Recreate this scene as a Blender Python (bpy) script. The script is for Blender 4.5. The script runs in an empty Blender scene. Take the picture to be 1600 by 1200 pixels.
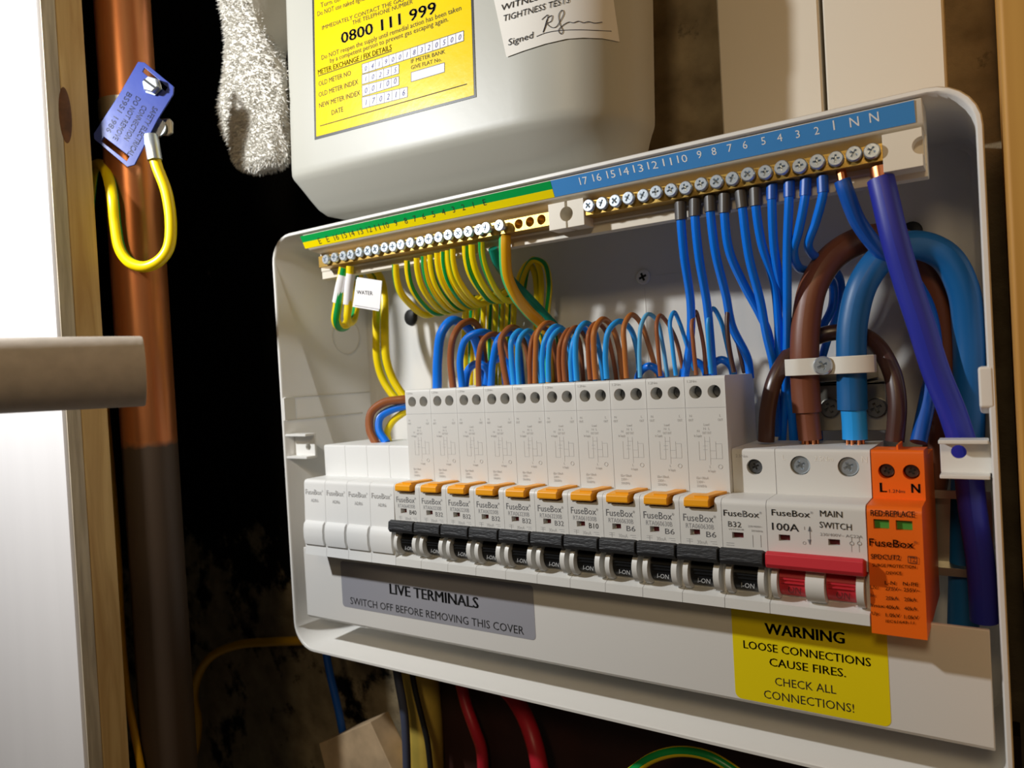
import bpy, bmesh, math, random
from mathutils import Vector, Matrix
random.seed(7)
S = 0.001                                   # everything below is measured in millimetres
SC = bpy.context.scene
COL = SC.collection

# ------------------------------------------------------------------ camera, light, exposure
F_PX = 1161.59
CAM = Vector((351.27, -298.21, 55.37))
AX = Vector((0.83162533, 0.55252374, -0.05582863))      # camera right
AY = Vector((-0.03957217, -0.04131582, -0.99836218))    # camera down
AZ = Vector((-0.55392541, 0.83247254, -0.01249472))     # camera forward
cd = bpy.data.cameras.new('camera')
cam = bpy.data.objects.new('camera', cd)
COL.objects.link(cam)
cam.matrix_world = Matrix(((AX.x, -AY.x, -AZ.x, CAM.x * S), (AX.y, -AY.y, -AZ.y, CAM.y * S),
                           (AX.z, -AY.z, -AZ.z, CAM.z * S), (0, 0, 0, 1)))
cd.sensor_width = 36
cd.lens = F_PX / 1600 * 36
cd.clip_start = 0.01
cd.clip_end = 50
cd.dof.use_dof = True
cd.dof.focus_distance = 0.335
cd.dof.aperture_fstop = 14.0
SC.camera = cam

w = bpy.data.worlds.new('room_air')
SC.world = w
w.use_nodes = True
w.node_tree.nodes['Background'].inputs[0].default_value = (1.0, 0.86, 0.68, 1)
w.node_tree.nodes['Background'].inputs[1].default_value = 0.035

def lamp(name, kind, loc, energy, colour, size, target=None):
    l = bpy.data.lights.new(name, kind)
    l.energy = energy
    l.color = colour
    if kind == 'AREA':
        l.shape = 'DISK'
        l.size = size * S
    else:
        l.shadow_soft_size = size * S
    o = bpy.data.objects.new(name, l)
    COL.objects.link(o)
    o.location = Vector(loc) * S
    if target:
        o.rotation_euler = (Vector(target) - Vector(loc)).to_track_quat('-Z', 'Y').to_euler()
    return o

lamp('torch_light', 'POINT', (-100, -290, 268), 7.1, (0.97, 0.99, 1.0), 11)
lamp('room_bulb', 'AREA', (400, -820, 470), 1.5, (1.0, 0.76, 0.46), 160, (300, 0, 60))

SC.view_settings.view_transform = 'Standard'
SC.view_settings.look = 'None'
SC.view_settings.gamma = 1
SC.view_settings.use_curve_mapping = False
SC.view_settings.exposure = 0.0

# ------------------------------------------------------------------ helpers
def ray(u, v):
    return AX * ((u - 800) / F_PX) + AY * ((v - 600) / F_PX) + AZ

def at(u, v, y):                              # the point of the plane y = const seen at pixel u, v
    d = ray(u, v)
    return CAM + d * ((y - CAM.y) / d.y)

def atx(u, v, x):
    d = ray(u, v)
    return CAM + d * ((x - CAM.x) / d.x)

def hit(u, v, p, n):
    d = ray(u, v)
    return CAM + d * ((p - CAM).dot(n) / d.dot(n))

def dist(p):
    return (p - CAM).dot(AZ)

def lin(h):
    r = [int(h[i:i + 2], 16) / 255 for i in (0, 2, 4)]
    return tuple(c / 12.92 if c <= 0.04045 else ((c + 0.055) / 1.055) ** 2.4 for c in r) + (1,)

MATS = {}
def mat(name, hexc, rough=0.45, metal=0.0, bump=0.0, bscale=300, var=0.0, vscale=60, spec=0.5, sub=0.0, trans=0.0, stretch=None):
    m = bpy.data.materials.new(name)
    m.use_nodes = True
    nt = m.node_tree
    b = nt.nodes['Principled BSDF']
    c = lin(hexc)
    b.inputs['Base Color'].default_value = c
    b.inputs['Roughness'].default_value = rough
    b.inputs['Metallic'].default_value = metal
    b.inputs['Specular IOR Level'].default_value = spec
    if sub:
        b.inputs['Subsurface Weight'].default_value = sub
        b.inputs['Subsurface Radius'].default_value = (0.002, 0.002, 0.002)
    if trans:
        b.inputs['Transmission Weight'].default_value = trans
    if bump or var:
        tc = nt.nodes.new('ShaderNodeTexCoord')
        src = tc.outputs['Object']
        if stretch:
            mp = nt.nodes.new('ShaderNodeMapping')
            mp.inputs['Scale'].default_value = stretch
            nt.links.new(src, mp.inputs['Vector'])
            src = mp.outputs[0]
    if bump:
        n = nt.nodes.new('ShaderNodeTexNoise')
        n.inputs['Scale'].default_value = bscale
        n.inputs['Detail'].default_value = 4
        nt.links.new(src, n.inputs['Vector'])
        bp = nt.nodes.new('ShaderNodeBump')
        bp.inputs['Strength'].default_value = bump
        bp.inputs['Distance'].default_value = 0.0004
        nt.links.new(n.outputs[0], bp.inputs['Height'])
        nt.links.new(bp.outputs[0], b.inputs['Normal'])
    if var:
        n = nt.nodes.new('ShaderNodeTexNoise')
        n.inputs['Scale'].default_value = vscale
        n.inputs['Detail'].default_value = 5
        nt.links.new(src, n.inputs['Vector'])
        r = nt.nodes.new('ShaderNodeValToRGB')
        r.color_ramp.elements[0].position = 0.35
        r.color_ramp.elements[1].position = 0.65
        r.color_ramp.elements[0].color = tuple(x * (1 - var) for x in c[:3]) + (1,)
        r.color_ramp.elements[1].color = tuple(min(1, x * (1 + var)) for x in c[:3]) + (1,)
        nt.links.new(n.outputs[0], r.inputs[0])
        nt.links.new(r.outputs[0], b.inputs['Base Color'])
    MATS[name] = m
    return m

class MB:
    """collects shapes (in mm) that become ONE mesh object"""
    def __init__(self):
        self.v = []; self.f = []; self.uv = {}
    def add(self, vs, fs):
        o = len(self.v)
        self.v += [Vector(p) for p in vs]
        self.f += [tuple(i + o for i in f) for f in fs]
        return self
    def box(self, x0, x1, y0, y1, z0, z1):
        return self.add([(x0, y0, z0), (x1, y0, z0), (x1, y1, z0), (x0, y1, z0), (x0, y0, z1), (x1, y0, z1), (x1, y1, z1), (x0, y1, z1)],
                        [(0, 3, 2, 1), (4, 5, 6, 7), (0, 1, 5, 4), (1, 2, 6, 5), (2, 3, 7, 6), (3, 0, 4, 7)])
    def loft(self, loops, cap0=True, cap1=True):
        n = len(loops[0]); vs = [p for l in loops for p in l]; fs = []
        for k in range(len(loops) - 1):
            for i in range(n):
                j = (i + 1) % n
                fs.append((k * n + i, k * n + j, (k + 1) * n + j, (k + 1) * n + i))
        if cap0: fs.append(tuple(range(n - 1, -1, -1)))
        if cap1: fs.append(tuple((len(loops) - 1) * n + i for i in range(n)))
        return self.add(vs, fs)
    def px(self, prof, x0, x1):               # profile in (y, z) pushed along x
        return self.loft([[(x0, a, b) for a, b in prof], [(x1, a, b) for a, b in prof]])
    def py(self, prof, y0, y1):               # profile in (x, z) pushed along y
        return self.loft([[(a, y0, b) for a, b in prof], [(a, y1, b) for a, b in prof]])
    def pz(self, prof, z0, z1):
        return self.loft([[(a, b, z0) for a, b in prof], [(a, b, z1) for a, b in prof]])
    def cyl(self, c, ax, r, h, n=24, r2=None):
        c = Vector(c); ax = Vector(ax).normalized()
        a = ax.orthogonal().normalized(); b = ax.cross(a)
        r2 = r if r2 is None else r2
        l0 = [c + (a * math.cos(t) + b * math.sin(t)) * r for t in (2 * math.pi * i / n for i in range(n))]
        l1 = [c + ax * h + (a * math.cos(t) + b * math.sin(t)) * r2 for t in (2 * math.pi * i / n for i in range(n))]
        return self.loft([l0, l1])
    def rev(self, c, ax, prof, n=24):         # turned shape: prof = [(radius, height)]
        c = Vector(c); ax = Vector(ax).normalized()
        a = ax.orthogonal().normalized(); b = ax.cross(a)
        return self.loft([[c + ax * h + (a * math.cos(2 * math.pi * i / n) + b * math.sin(2 * math.pi * i / n)) * r for i in range(n)] for r, h in prof])
    def ring(self, c, ax, r, t, n=32, m=8):
        c = Vector(c); ax = Vector(ax).normalized(); a = ax.orthogonal().normalized(); b = ax.cross(a)
        loops = []
        for i in range(n + 1):
            d = a * math.cos(2 * math.pi * i / n) + b * math.sin(2 * math.pi * i / n)
            loops.append([c + d * (r + t * math.cos(2 * math.pi * k / m)) + ax * t * math.sin(2 * math.pi * k / m) for k in range(m)])
        return self.loft(loops, False, False)
    def tube(self, pts, r, n=14, step=6, phase=0.0, twist=0.0, caps=True):
        P = smooth([Vector(p) for p in pts], step)
        T = [(P[min(i + 1, len(P) - 1)] - P[max(i - 1, 0)]).normalized() for i in range(len(P))]
        a = T[0].orthogonal().normalized()
        ref = Vector((0, -1, 0)) - T[0] * T[0].y * -1
        if ref.length > 0.2:
            a = (Vector((0, -1, 0)) - T[0] * Vector((0, -1, 0)).dot(T[0])).normalized()
        o = len(self.v); L = 0
        m = n + 1
        for i, p in enumerate(P):
            a = (a - T[i] * a.dot(T[i])).normalized(); b = T[i].cross(a)
            rr = r(i / (len(P) - 1)) if callable(r) else r
            if i: L += (P[i] - P[i - 1]).length
            for k in range(m):
                t = 2 * math.pi * k / n + twist * L
                self.v.append(p + (a * math.cos(t) + b * math.sin(t)) * rr)
                self.uv[len(self.v) - 1] = (k / n + phase, L)
        for i in range(len(P) - 1):
            for k in range(n):
                self.f.append((o + i * m + k, o + i * m + k + 1, o + (i + 1) * m + k + 1, o + (i + 1) * m + k))
        if caps:
            self.f.append(tuple(o + k for k in range(n - 1, -1, -1)))
            self.f.append(tuple(o + (len(P) - 1) * m + k for k in range(n)))
        return self
    def text(self, s, p0, p1, cap, up=Vector((0, 0, 1)), bold=0.0, off=None):
        """s written from p0 to p1 (baseline), capital height cap"""
        p0 = Vector(p0); p1 = Vector(p1); e = p1 - p0
        if s.endswith('®') and len(s) > 1:                          # the registered sign is small and raised
            self.text('®', p0 + e * 0.93 + up * cap * 0.62, p1 + up * cap * 0.62, cap * 0.36, up, 0.0, off)
            s = s[:-1]; p1 = p0 + e * 0.925; e = p1 - p0
        vs, fs, x0, x1 = glyphs(s)
        if len(s) == 1 and (x1 - x0) * cap / CAPH < e.length:      # a narrow single character keeps its own width
            c_ = (p0 + p1) / 2; e = e.normalized() * ((x1 - x0) * cap / CAPH); p0 = c_ - e / 2
        k = 1.0 / (x1 - x0)
        off = off or Vector((0, 0, 0))
        for d in ((0.0,) if not bold else (-bold, 0.0, bold)):
            sh = e.normalized() * (d * cap * 2.6)
            self.add([p0 + off + sh + e * ((x - x0) * k) + up * (y * cap / CAPH) for x, y in vs], fs)
        return self
    def line(self, p0, p1, wd, nrm=Vector((0, -1, 0)), th=0.0):
        p0 = Vector(p0); p1 = Vector(p1); d = (p1 - p0).normalized(); s = d.cross(nrm).normalized() * wd / 2
        return self.add([p0 - s, p1 - s, p1 + s, p0 + s], [(0, 1, 2, 3)])
    def mesh(self, name, org=Vector((0, 0, 0))):
        me = bpy.data.meshes.new(name)
        me.from_pydata([(p - org) * S for p in self.v], [], self.f)
        if self.uv:
            ul = me.uv_layers.new(name='around')
            for p in me.polygons:
                for li in p.loop_indices:
                    ul.data[li].uv = self.uv.get(me.loops[li].vertex_index, (0.5, 0))
        return me
    def build(self, name, material, parent=None, bevel=0.0, ang=35, org=None, seg=2, smoothing=True):
        if parent is not None:
            org = ORG[parent.name]
        elif org is None:
            lo = [min(p[i] for p in self.v) for i in range(3)]; hi = [max(p[i] for p in self.v) for i in range(3)]
            org = Vector(((lo[0] + hi[0]) / 2, (lo[1] + hi[1]) / 2, lo[2]))
        me = self.mesh(name, org)
        return finish(me, name, material, parent, bevel, ang, org, seg, smoothing)

ORG = {}
def finish(me, name, material, parent, bevel, ang, org, seg=2, smoothing=True):
    bm = bmesh.new(); bm.from_mesh(me)
    bmesh.ops.recalc_face_normals(bm, faces=bm.faces)
    bm.to_mesh(me); bm.free()
    if smoothing:
        me.polygons.foreach_set('use_smooth', [True] * len(me.polygons))
        me.set_sharp_from_angle(angle=math.radians(ang))
    if material is not None:
        me.materials.append(MATS[material])
    o = bpy.data.objects.new(name, me)
    COL.objects.link(o)
    if parent is not None:
        o.parent = parent
    else:
        o.location = org * S
    ORG[o.name] = org
    if bevel:
        b = o.modifiers.new('soft_edges', 'BEVEL')
        b.width = bevel * S; b.segments = seg; b.limit_method = 'ANGLE'; b.angle_limit = math.radians(40); b.harden_normals = True
    return o

def smooth(P, step):
    if len(P) < 3:
        n = max(2, step)
        return [P[0].lerp(P[1], i / n) for i in range(n + 1)]
    Q = [P[0] * 2 - P[1]] + P + [P[-1] * 2 - P[-2]]
    out = []
    for i in range(1, len(Q) - 2):
        a, b, c, d = Q[i - 1:i + 3]
        t0 = 0; t1 = t0 + max((b - a).length, .01) ** .5; t2 = t1 + max((c - b).length, .01) ** .5; t3 = t2 + max((d - c).length, .01) ** .5
        for k in range(step):
            t = t1 + (t2 - t1) * k / step
            A1 = a * ((t1 - t) / (t1 - t0)) + b * ((t - t0) / (t1 - t0))
            A2 = b * ((t2 - t) / (t2 - t1)) + c * ((t - t1) / (t2 - t1))
            A3 = c * ((t3 - t) / (t3 - t2)) + d * ((t - t2) / (t3 - t2))
            B1 = A1 * ((t2 - t) / (t2 - t0)) + A2 * ((t - t0) / (t2 - t0))
            B2 = A2 * ((t3 - t) / (t3 - t1)) + A3 * ((t - t1) / (t3 - t1))
            out.append(B1 * ((t2 - t) / (t2 - t1)) + B2 * ((t - t1) / (t2 - t1)))
    out.append(P[-1])
    return out

GL = {}
def glyphs(s, bold=0.0):
    key = s
    if key not in GL:
        c = bpy.data.curves.new('t', 'FONT')
        c.body = s; c.resolution_u = 2
        o = bpy.data.objects.new('t', c)
        COL.objects.link(o)
        dg = bpy.context.evaluated_depsgraph_get()
        me = bpy.data.meshes.new_from_object(o.evaluated_get(dg))
        vs = [(v.co.x, v.co.y) for v in me.vertices]; fs = [tuple(p.vertices) for p in me.polygons]
        bpy.data.objects.remove(o); bpy.data.curves.remove(c); bpy.data.meshes.remove(me)
        GL[key] = (vs, fs, min(v[0] for v in vs), max(v[0] for v in vs))
    return GL[key]
CAPH = 1.0
CAPH = max(y for x, y in glyphs('H')[0])

def rr(x0, x1, z0, z1, r, n=6):
    out = []
    for cx, cz, a0 in ((x1 - r, z1 - r, 0), (x0 + r, z1 - r, 90), (x0 + r, z0 + r, 180), (x1 - r, z0 + r, 270)):
        for i in range(n + 1):
            a = math.radians(a0 + 90 * i / n)
            out.append((cx + r * math.cos(a), cz + r * math.sin(a)))
    return out

def cut(mb, cutters, name, org):
    o = bpy.data.objects.new('a', mb.mesh('a', org)); COL.objects.link(o)
    c = MB()
    for k in cutters:
        c.add(k.v, k.f)
    def fix(me):
        bm = bmesh.new(); bm.from_mesh(me); bmesh.ops.recalc_face_normals(bm, faces=bm.faces); bm.to_mesh(me); bm.free()
    q = bpy.data.objects.new('b', c.mesh('b', org)); COL.objects.link(q)
    fix(o.data); fix(q.data)
    m = o.modifiers.new('b', 'BOOLEAN'); m.operation = 'DIFFERENCE'; m.solver = 'EXACT'; m.object = q
    m.use_self = True
    dg = bpy.context.evaluated_depsgraph_get()
    me = bpy.data.meshes.new_from_object(o.evaluated_get(dg))
    me.name = name
    bpy.data.objects.remove(o); bpy.data.objects.remove(q)
    return me

def tag(o, label, cat, group=None):
    o['label'] = label; o['category'] = cat
    if group: o['group'] = group
    return o

def thing(name, label, cat, org, group=None):
    o = bpy.data.objects.new(name, None); COL.objects.link(o)
    o.empty_display_size = 0.01
    o.location = Vector(org) * S
    ORG[o.name] = Vector(org)
    return tag(o, label, cat, group)

def struct(o):
    o['kind'] = 'structure'
    return o

def ptext(mb, s, u0, v0, u1, v1, capx, y, bold=0.0, up=Vector((0, 0, 1))):
    p0 = at(u0, v0, y); p1 = at(u1, v1, y)
    mb.text(s, p0, p1, capx * dist((p0 + p1) / 2) / F_PX, up, bold)

def crop(ox, oy, k):
    return lambda x, y: (ox + x / k, oy + y / k)

# ------------------------------------------------------------------ materials
mat('white_plastic', 'e4e3df', 0.38, bump=0.05, bscale=900)
mat('tray_plastic', 'e6e4df', 0.40, bump=0.06, bscale=700)
mat('cover_plastic', 'e2e0dc', 0.36, bump=0.05, bscale=800)
mat('breaker_plastic', 'dddcd8', 0.42, bump=0.04, bscale=900)
mat('blank_plastic', 'e8e8e6', 0.40)
mat('black_plastic', '17181a', 0.38)
mat('rough_black', '2b2c2f', 0.5, bump=1.0, bscale=520, stretch=(0.5, 1, 2.2))
mat('orange_button', 'faa914', 0.4)
mat('orange_plastic', 'f46c0c', 0.42, bump=0.04, bscale=800)
mat('red_plastic', 'd0303c', 0.42)
mat('dark_red', '5a0d12', 0.4)
mat('green_flag', '4d9a3c', 0.4)
mat('grey_print', '8a8b8f', 0.7)
mat('pale_print', 'b2b2b2', 0.7)
mat('light_emboss', 'f2efe8', 0.5)
mat('black_print', '141414', 0.7)
mat('white_print', 'f2f3f3', 0.6)
mat('brown_print', '3a1c08', 0.7)
mat('grey_sticker', 'a4a4ad', 0.42, metal=0.1, bump=0.05, bscale=900)
mat('yellow_sticker', 'f2dc08', 0.42)
mat('meter_yellow', 'f4d403', 0.24, bump=0.22, bscale=160)
mat('label_black', '303236', 0.4)
mat('paper', 'e6e2da', 0.7)
mat('cell_white', 'e8e6ea', 0.5)
mat('ink_blue', '5a5f96', 0.7)
mat('pen_ink', '3c3c48', 0.7)
mat('tape_green', '07a04a', 0.25, bump=0.12, bscale=120)
mat('tape_yellow', 'f5df05', 0.25, bump=0.12, bscale=120)
mat('tape_blue', '4a94dc', 0.25, bump=0.12, bscale=120)
mat('meter_plastic', 'b4b3a9', 0.42, bump=0.08, bscale=200)
mat('brass', 'd0ab5a', 0.34, metal=0.75, bump=0.15, bscale=500)
mat('zinc', 'cdd6de', 0.32, metal=0.75, bump=0.1, bscale=700)
mat('dark_bolt', '77797c', 0.32, metal=0.7)
mat('steel', 'b9b5a8', 0.36, metal=1.0, bump=0.08, bscale=400)
mat('copper_strand', 'd98a5c', 0.3, metal=1.0)
mat('blue_wire', '0a78ee', 0.28)
mat('sky_wire', '2a9cec', 0.28)
mat('pale_blue_wire', '62b4e4', 0.28)
mat('brown_wire', '98572f', 0.32)
mat('tan_wire', 'b46c30', 0.32)
mat('dark_brown_wire', '4a3029', 0.3)
mat('tail_brown', '7a4630', 0.42, bump=0.1, bscale=250)
mat('tail_blue', '12609e', 0.42, bump=0.1, bscale=250)
mat('violet_wire', '2730a2', 0.42)
mat('deep_blue_wire', '0f55b4', 0.35)
mat('grey_boot', '4d4b4c', 0.4)
mat('blue_boot', '0f58c0', 0.38)
mat('nylon', 'e2ded4', 0.4, sub=0.2)
mat('sleeve_white', 'f0eeee', 0.5)
mat('red_cable', 'c01f32', 0.4)
mat('grey_cable', '4a5066', 0.45)
mat('yellow_cable', 'e0a80a', 0.4)
mat('foam_yellow', 'd8bb52', 0.6, bump=0.4, bscale=80, var=0.12, vscale=40)
mat('brown_board', '2e120c', 0.6, var=0.3, vscale=30)
mat('scrap_wood', 'c0a684', 0.7, var=0.2, vscale=50)
mat('towel_white', 'd8d5cd', 0.9)
mat('towel_back', 'cfcabd', 0.9, bump=0.5, bscale=300)
mat('trunking_white', 'e0d8c8', 0.45, bump=0.06, bscale=150)
mat('pole_plastic', 'd2c6b8', 0.5, bump=0.12, bscale=500, var=0.06, vscale=200)
mat('pole_edge', 'e2d0a4', 0.6)
mat('tag_blue', '2a3d8c', 0.32, bump=0.15, bscale=150)
mat('tag_emboss', '1a2860', 0.35)
mat('grey_pipe', 'a09c94', 0.5)
mat('white_cable', 'e8e6e2', 0.5)

def stripe(name, c1, c2, lo, hi):
    m = bpy.data.materials.new(name); m.use_nodes = True; nt = m.node_tree; b = nt.nodes['Principled BSDF']
    b.inputs['Roughness'].default_value = 0.32
    uv = nt.nodes.new('ShaderNodeUVMap'); uv.uv_map = 'around'
    sp = nt.nodes.new('ShaderNodeSeparateXYZ'); nt.links.new(uv.outputs[0], sp.inputs[0])
    fr = nt.nodes.new('ShaderNodeMath'); fr.operation = 'FRACT'; nt.links.new(sp.outputs[0], fr.inputs[0])
    r = nt.nodes.new('ShaderNodeValToRGB'); r.color_ramp.interpolation = 'CONSTANT'
    e = r.color_ramp.elements
    e[0].position = 0; e[0].color = lin(c1)
    e[1].position = lo; e[1].color = lin(c2)
    x = e.new(hi); x.color = lin(c1)
    nt.links.new(fr.outputs[0], r.inputs[0]); nt.links.new(r.outputs[0], b.inputs['Base Color'])
    MATS[name] = m
stripe('earth_wire', 'fbdc04', '0a9a48', 0.30, 0.52)
stripe('big_earth_wire', 'eaae10', '3fbf74', 0.30, 0.62)

def wood(name, c1, c2, scale, dist_, rough=0.6):
    m = bpy.data.materials.new(name); m.use_nodes = True; nt = m.node_tree; b = nt.nodes['Principled BSDF']
    b.inputs['Roughness'].default_value = rough
    tc = nt.nodes.new('ShaderNodeTexCoord'); mp = nt.nodes.new('ShaderNodeMapping')
    mp.inputs['Scale'].default_value = (1, 1, 0.07)
    nt.links.new(tc.outputs['Object'], mp.inputs[0])
    wv = nt.nodes.new('ShaderNodeTexNoise'); wv.inputs['Scale'].default_value = scale
    wv.inputs['Detail'].default_value = 6; wv.inputs['Distortion'].default_value = dist_
    nt.links.new(mp.outputs[0], wv.inputs['Vector'])
    r = nt.nodes.new('ShaderNodeValToRGB')
    r.color_ramp.elements[0].position = 0.35; r.color_ramp.elements[1].position = 0.65
    r.color_ramp.elements[0].color = lin(c1); r.color_ramp.elements[1].color = lin(c2)
    nt.links.new(wv.outputs[0], r.inputs[0]); nt.links.new(r.outputs[0], b.inputs['Base Color'])
    bp = nt.nodes.new('ShaderNodeBump'); bp.inputs['Strength'].default_value = 0.3; bp.inputs['Distance'].default_value = 0.0005
    nt.links.new(wv.outputs[0], bp.inputs['Height']); nt.links.new(bp.outputs[0], b.inputs['Normal'])
    MATS[name] = m
wood('pine', 'c49c62', 'e4c488', 140, 0.6)
wood('pine_orange', 'b47a26', 'd09a44', 60, 0.4)
wood('raw_edge', 'b2a692', 'd8cdb8', 300, 0.3)
wood('white_gloss', 'ebe8e8', 'eeebeb', 60, 0.2, 0.25)

# old wall: black, with cement and brick patches towards the bottom and the right
m = bpy.data.materials.new('old_wall'); m.use_nodes = True; nt = m.node_tree; b = nt.nodes['Principled BSDF']
b.inputs['Roughness'].default_value = 0.75
b.inputs['Specular IOR Level'].default_value = 0.2
ge = nt.nodes.new('ShaderNodeNewGeometry'); sp = nt.nodes.new('ShaderNodeSeparateXYZ'); nt.links.new(ge.outputs['Position'], sp.inputs[0])
n1 = nt.nodes.new('ShaderNodeTexNoise'); n1.inputs['Scale'].default_value = 26; n1.inputs['Detail'].default_value = 8; n1.inputs['Roughness'].default_value = 0.65
nt.links.new(ge.outputs['Position'], n1.inputs['Vector'])
def mrange(src, a, b_, c, d):
    q = nt.nodes.new('ShaderNodeMapRange'); q.inputs[1].default_value = a; q.inputs[2].default_value = b_; q.inputs[3].default_value = c; q.inputs[4].default_value = d
    nt.links.new(src, q.inputs[0]); return q.outputs[0]
def math2(op, a, b_):
    q = nt.nodes.new('ShaderNodeMath'); q.operation = op
    for i, x in enumerate((a, b_)):
        if isinstance(x, (int, float)): q.inputs[i].default_value = x
        else: nt.links.new(x, q.inputs[i])
    return q.outputs[0]
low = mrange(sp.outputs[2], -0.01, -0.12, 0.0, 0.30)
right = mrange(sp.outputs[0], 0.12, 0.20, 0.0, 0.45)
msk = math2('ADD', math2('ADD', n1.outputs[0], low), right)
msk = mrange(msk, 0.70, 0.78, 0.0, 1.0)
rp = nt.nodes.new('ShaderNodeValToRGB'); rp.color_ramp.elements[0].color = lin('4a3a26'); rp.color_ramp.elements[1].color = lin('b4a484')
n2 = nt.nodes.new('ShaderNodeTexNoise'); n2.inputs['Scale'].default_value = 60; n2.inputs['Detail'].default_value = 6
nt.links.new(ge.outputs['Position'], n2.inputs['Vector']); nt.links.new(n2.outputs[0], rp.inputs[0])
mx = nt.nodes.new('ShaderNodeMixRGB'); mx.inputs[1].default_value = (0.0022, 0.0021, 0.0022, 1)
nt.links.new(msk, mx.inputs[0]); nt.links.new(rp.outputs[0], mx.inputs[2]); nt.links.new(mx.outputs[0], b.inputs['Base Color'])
bp = nt.nodes.new('ShaderNodeBump'); bp.inputs['Strength'].default_value = 0.8; bp.inputs['Distance'].default_value = 0.004
nt.links.new(n1.outputs[0], bp.inputs['Height']); nt.links.new(bp.outputs[0], b.inputs['Normal'])
MATS['old_wall'] = m
mat('wall_black', '0c0c0c', 0.7, spec=0.2, bump=0.3, bscale=40)

# copper pipe whose lower length is painted a dull brown
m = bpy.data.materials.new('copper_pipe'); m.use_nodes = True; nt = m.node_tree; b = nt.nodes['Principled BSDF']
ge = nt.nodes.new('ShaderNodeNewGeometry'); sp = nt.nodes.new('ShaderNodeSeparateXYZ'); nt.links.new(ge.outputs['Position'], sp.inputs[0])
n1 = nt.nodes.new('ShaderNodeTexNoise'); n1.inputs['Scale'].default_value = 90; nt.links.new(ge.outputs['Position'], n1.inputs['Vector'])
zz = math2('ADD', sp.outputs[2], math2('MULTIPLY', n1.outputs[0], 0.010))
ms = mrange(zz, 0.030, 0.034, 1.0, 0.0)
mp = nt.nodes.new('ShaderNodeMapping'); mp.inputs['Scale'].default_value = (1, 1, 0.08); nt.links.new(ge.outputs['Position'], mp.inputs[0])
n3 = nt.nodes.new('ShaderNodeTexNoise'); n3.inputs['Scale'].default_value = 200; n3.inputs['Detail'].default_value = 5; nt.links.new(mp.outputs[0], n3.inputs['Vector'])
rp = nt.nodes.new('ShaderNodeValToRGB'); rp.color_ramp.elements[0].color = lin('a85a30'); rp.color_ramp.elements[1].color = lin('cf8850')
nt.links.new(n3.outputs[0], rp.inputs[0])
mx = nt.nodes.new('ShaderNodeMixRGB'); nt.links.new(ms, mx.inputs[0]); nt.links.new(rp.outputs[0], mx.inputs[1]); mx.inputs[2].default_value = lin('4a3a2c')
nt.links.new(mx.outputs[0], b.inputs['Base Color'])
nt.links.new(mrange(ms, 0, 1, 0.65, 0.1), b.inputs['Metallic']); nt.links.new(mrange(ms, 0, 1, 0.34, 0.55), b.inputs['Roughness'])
MATS['copper_pipe'] = m

# ------------------------------------------------------------------ the setting
WY = 99.0
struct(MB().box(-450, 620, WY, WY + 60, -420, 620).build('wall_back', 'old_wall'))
struct(MB().box(-450, -420, -330, WY, -420, 620).build('wall_left', 'wall_black'))

# painted board, batten and pole at the left; post at the right
XB = -70.0; YA = -101.0
o = thing('painted_board', 'white gloss painted board with a bare sawn edge, left of the copper pipe', 'board', (-200, -92, -330))
MB().pz([(-420, YA), (XB - 2.6, YA), (XB - 0.7, YA + 0.6), (XB, YA + 2.4), (XB, YA + 9.6), (-420, YA + 9.6)], -330, 520).build('paint_face', 'white_gloss', o)
MB().box(XB, XB + 0.5, YA + 2.4, YA + 9.6, -330, 520).build('sawn_edge', 'raw_edge', o)
bt = tag(MB().box(XB - 45, XB + 0.4, YA + 9.8, YA + 24.5, -330, 520).build('timber_batten', 'pine', bevel=0.8), 'bare pine batten with a knot, behind the edge of the white painted board', 'batten')
kn = MB(); p = atx(102, 180, XB + 0.5); kn.rev(p, (1, 0, 0), [(0.2, 0.25), (3.0, 0.2), (4.2, 0.1), (4.5, 0)], 28)
kn.v = [Vector((q.x, p.y + (q.y - p.y) * 0.75, p.z + (q.z - p.z) * 3.4)) for q in kn.v]
mat('knot', '6e4526', 0.6, var=0.3, vscale=150)
kn.build('knot', 'knot', bt)

a0 = CAM + ray(224, 580) * 250; a1 = CAM + ray(0, 587) * 230
ax = (a1 - a0).normalized()
po = thing('round_pole', 'thick grey beige round pole in front of the white board', 'pole', a0)
MB().rev(a0, ax, [(10.4, 0.0), (11.6, 0.0), (11.8, 0.6), (11.8, 120)], 48).build('shaft', 'pole_plastic', po)
MB().rev(a0 - ax * 0.15, ax, [(0.2, 0.1), (10.8, 0.0), (11.5, 0.1), (11.5, 0.3)], 48).build('end_face', 'pole_edge', po)

MB_post = MB().box(353.4, 430, -52, WY, -330, 520)
tag(MB_post.build('timber_post', 'pine_orange', bevel=1.2), 'rough orange toned timber post, right of the open enclosure', 'post')

# ------------------------------------------------------------------ copper pipe with earth clamp
pc = Vector((-75.2, -50, 0))
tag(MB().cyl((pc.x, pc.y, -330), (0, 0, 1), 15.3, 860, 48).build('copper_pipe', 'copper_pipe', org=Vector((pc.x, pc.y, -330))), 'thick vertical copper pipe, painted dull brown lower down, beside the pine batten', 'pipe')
zc = at(200, 150, -66).z
ec = thing('earth_clamp', 'metal strap clamp with a blue warning tag on the copper pipe', 'clamp', (pc.x, -66, zc))
sm = MB()
loops = []
for i in range(41):
    a = 2 * math.pi * i / 40; dx, dy = math.cos(a), math.sin(a)
    loops.append([Vector((pc.x + dx * r_, pc.y + dy * r_, zc + z_)) for r_, z_ in ((15.4, -6), (16.3, -6), (16.3, 6), (15.4, 6))])
sm.loft(loops, False, False).build('strap', 'steel', ec)
DT = 418.0
cr = crop(0, 0, 3.2)
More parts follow.
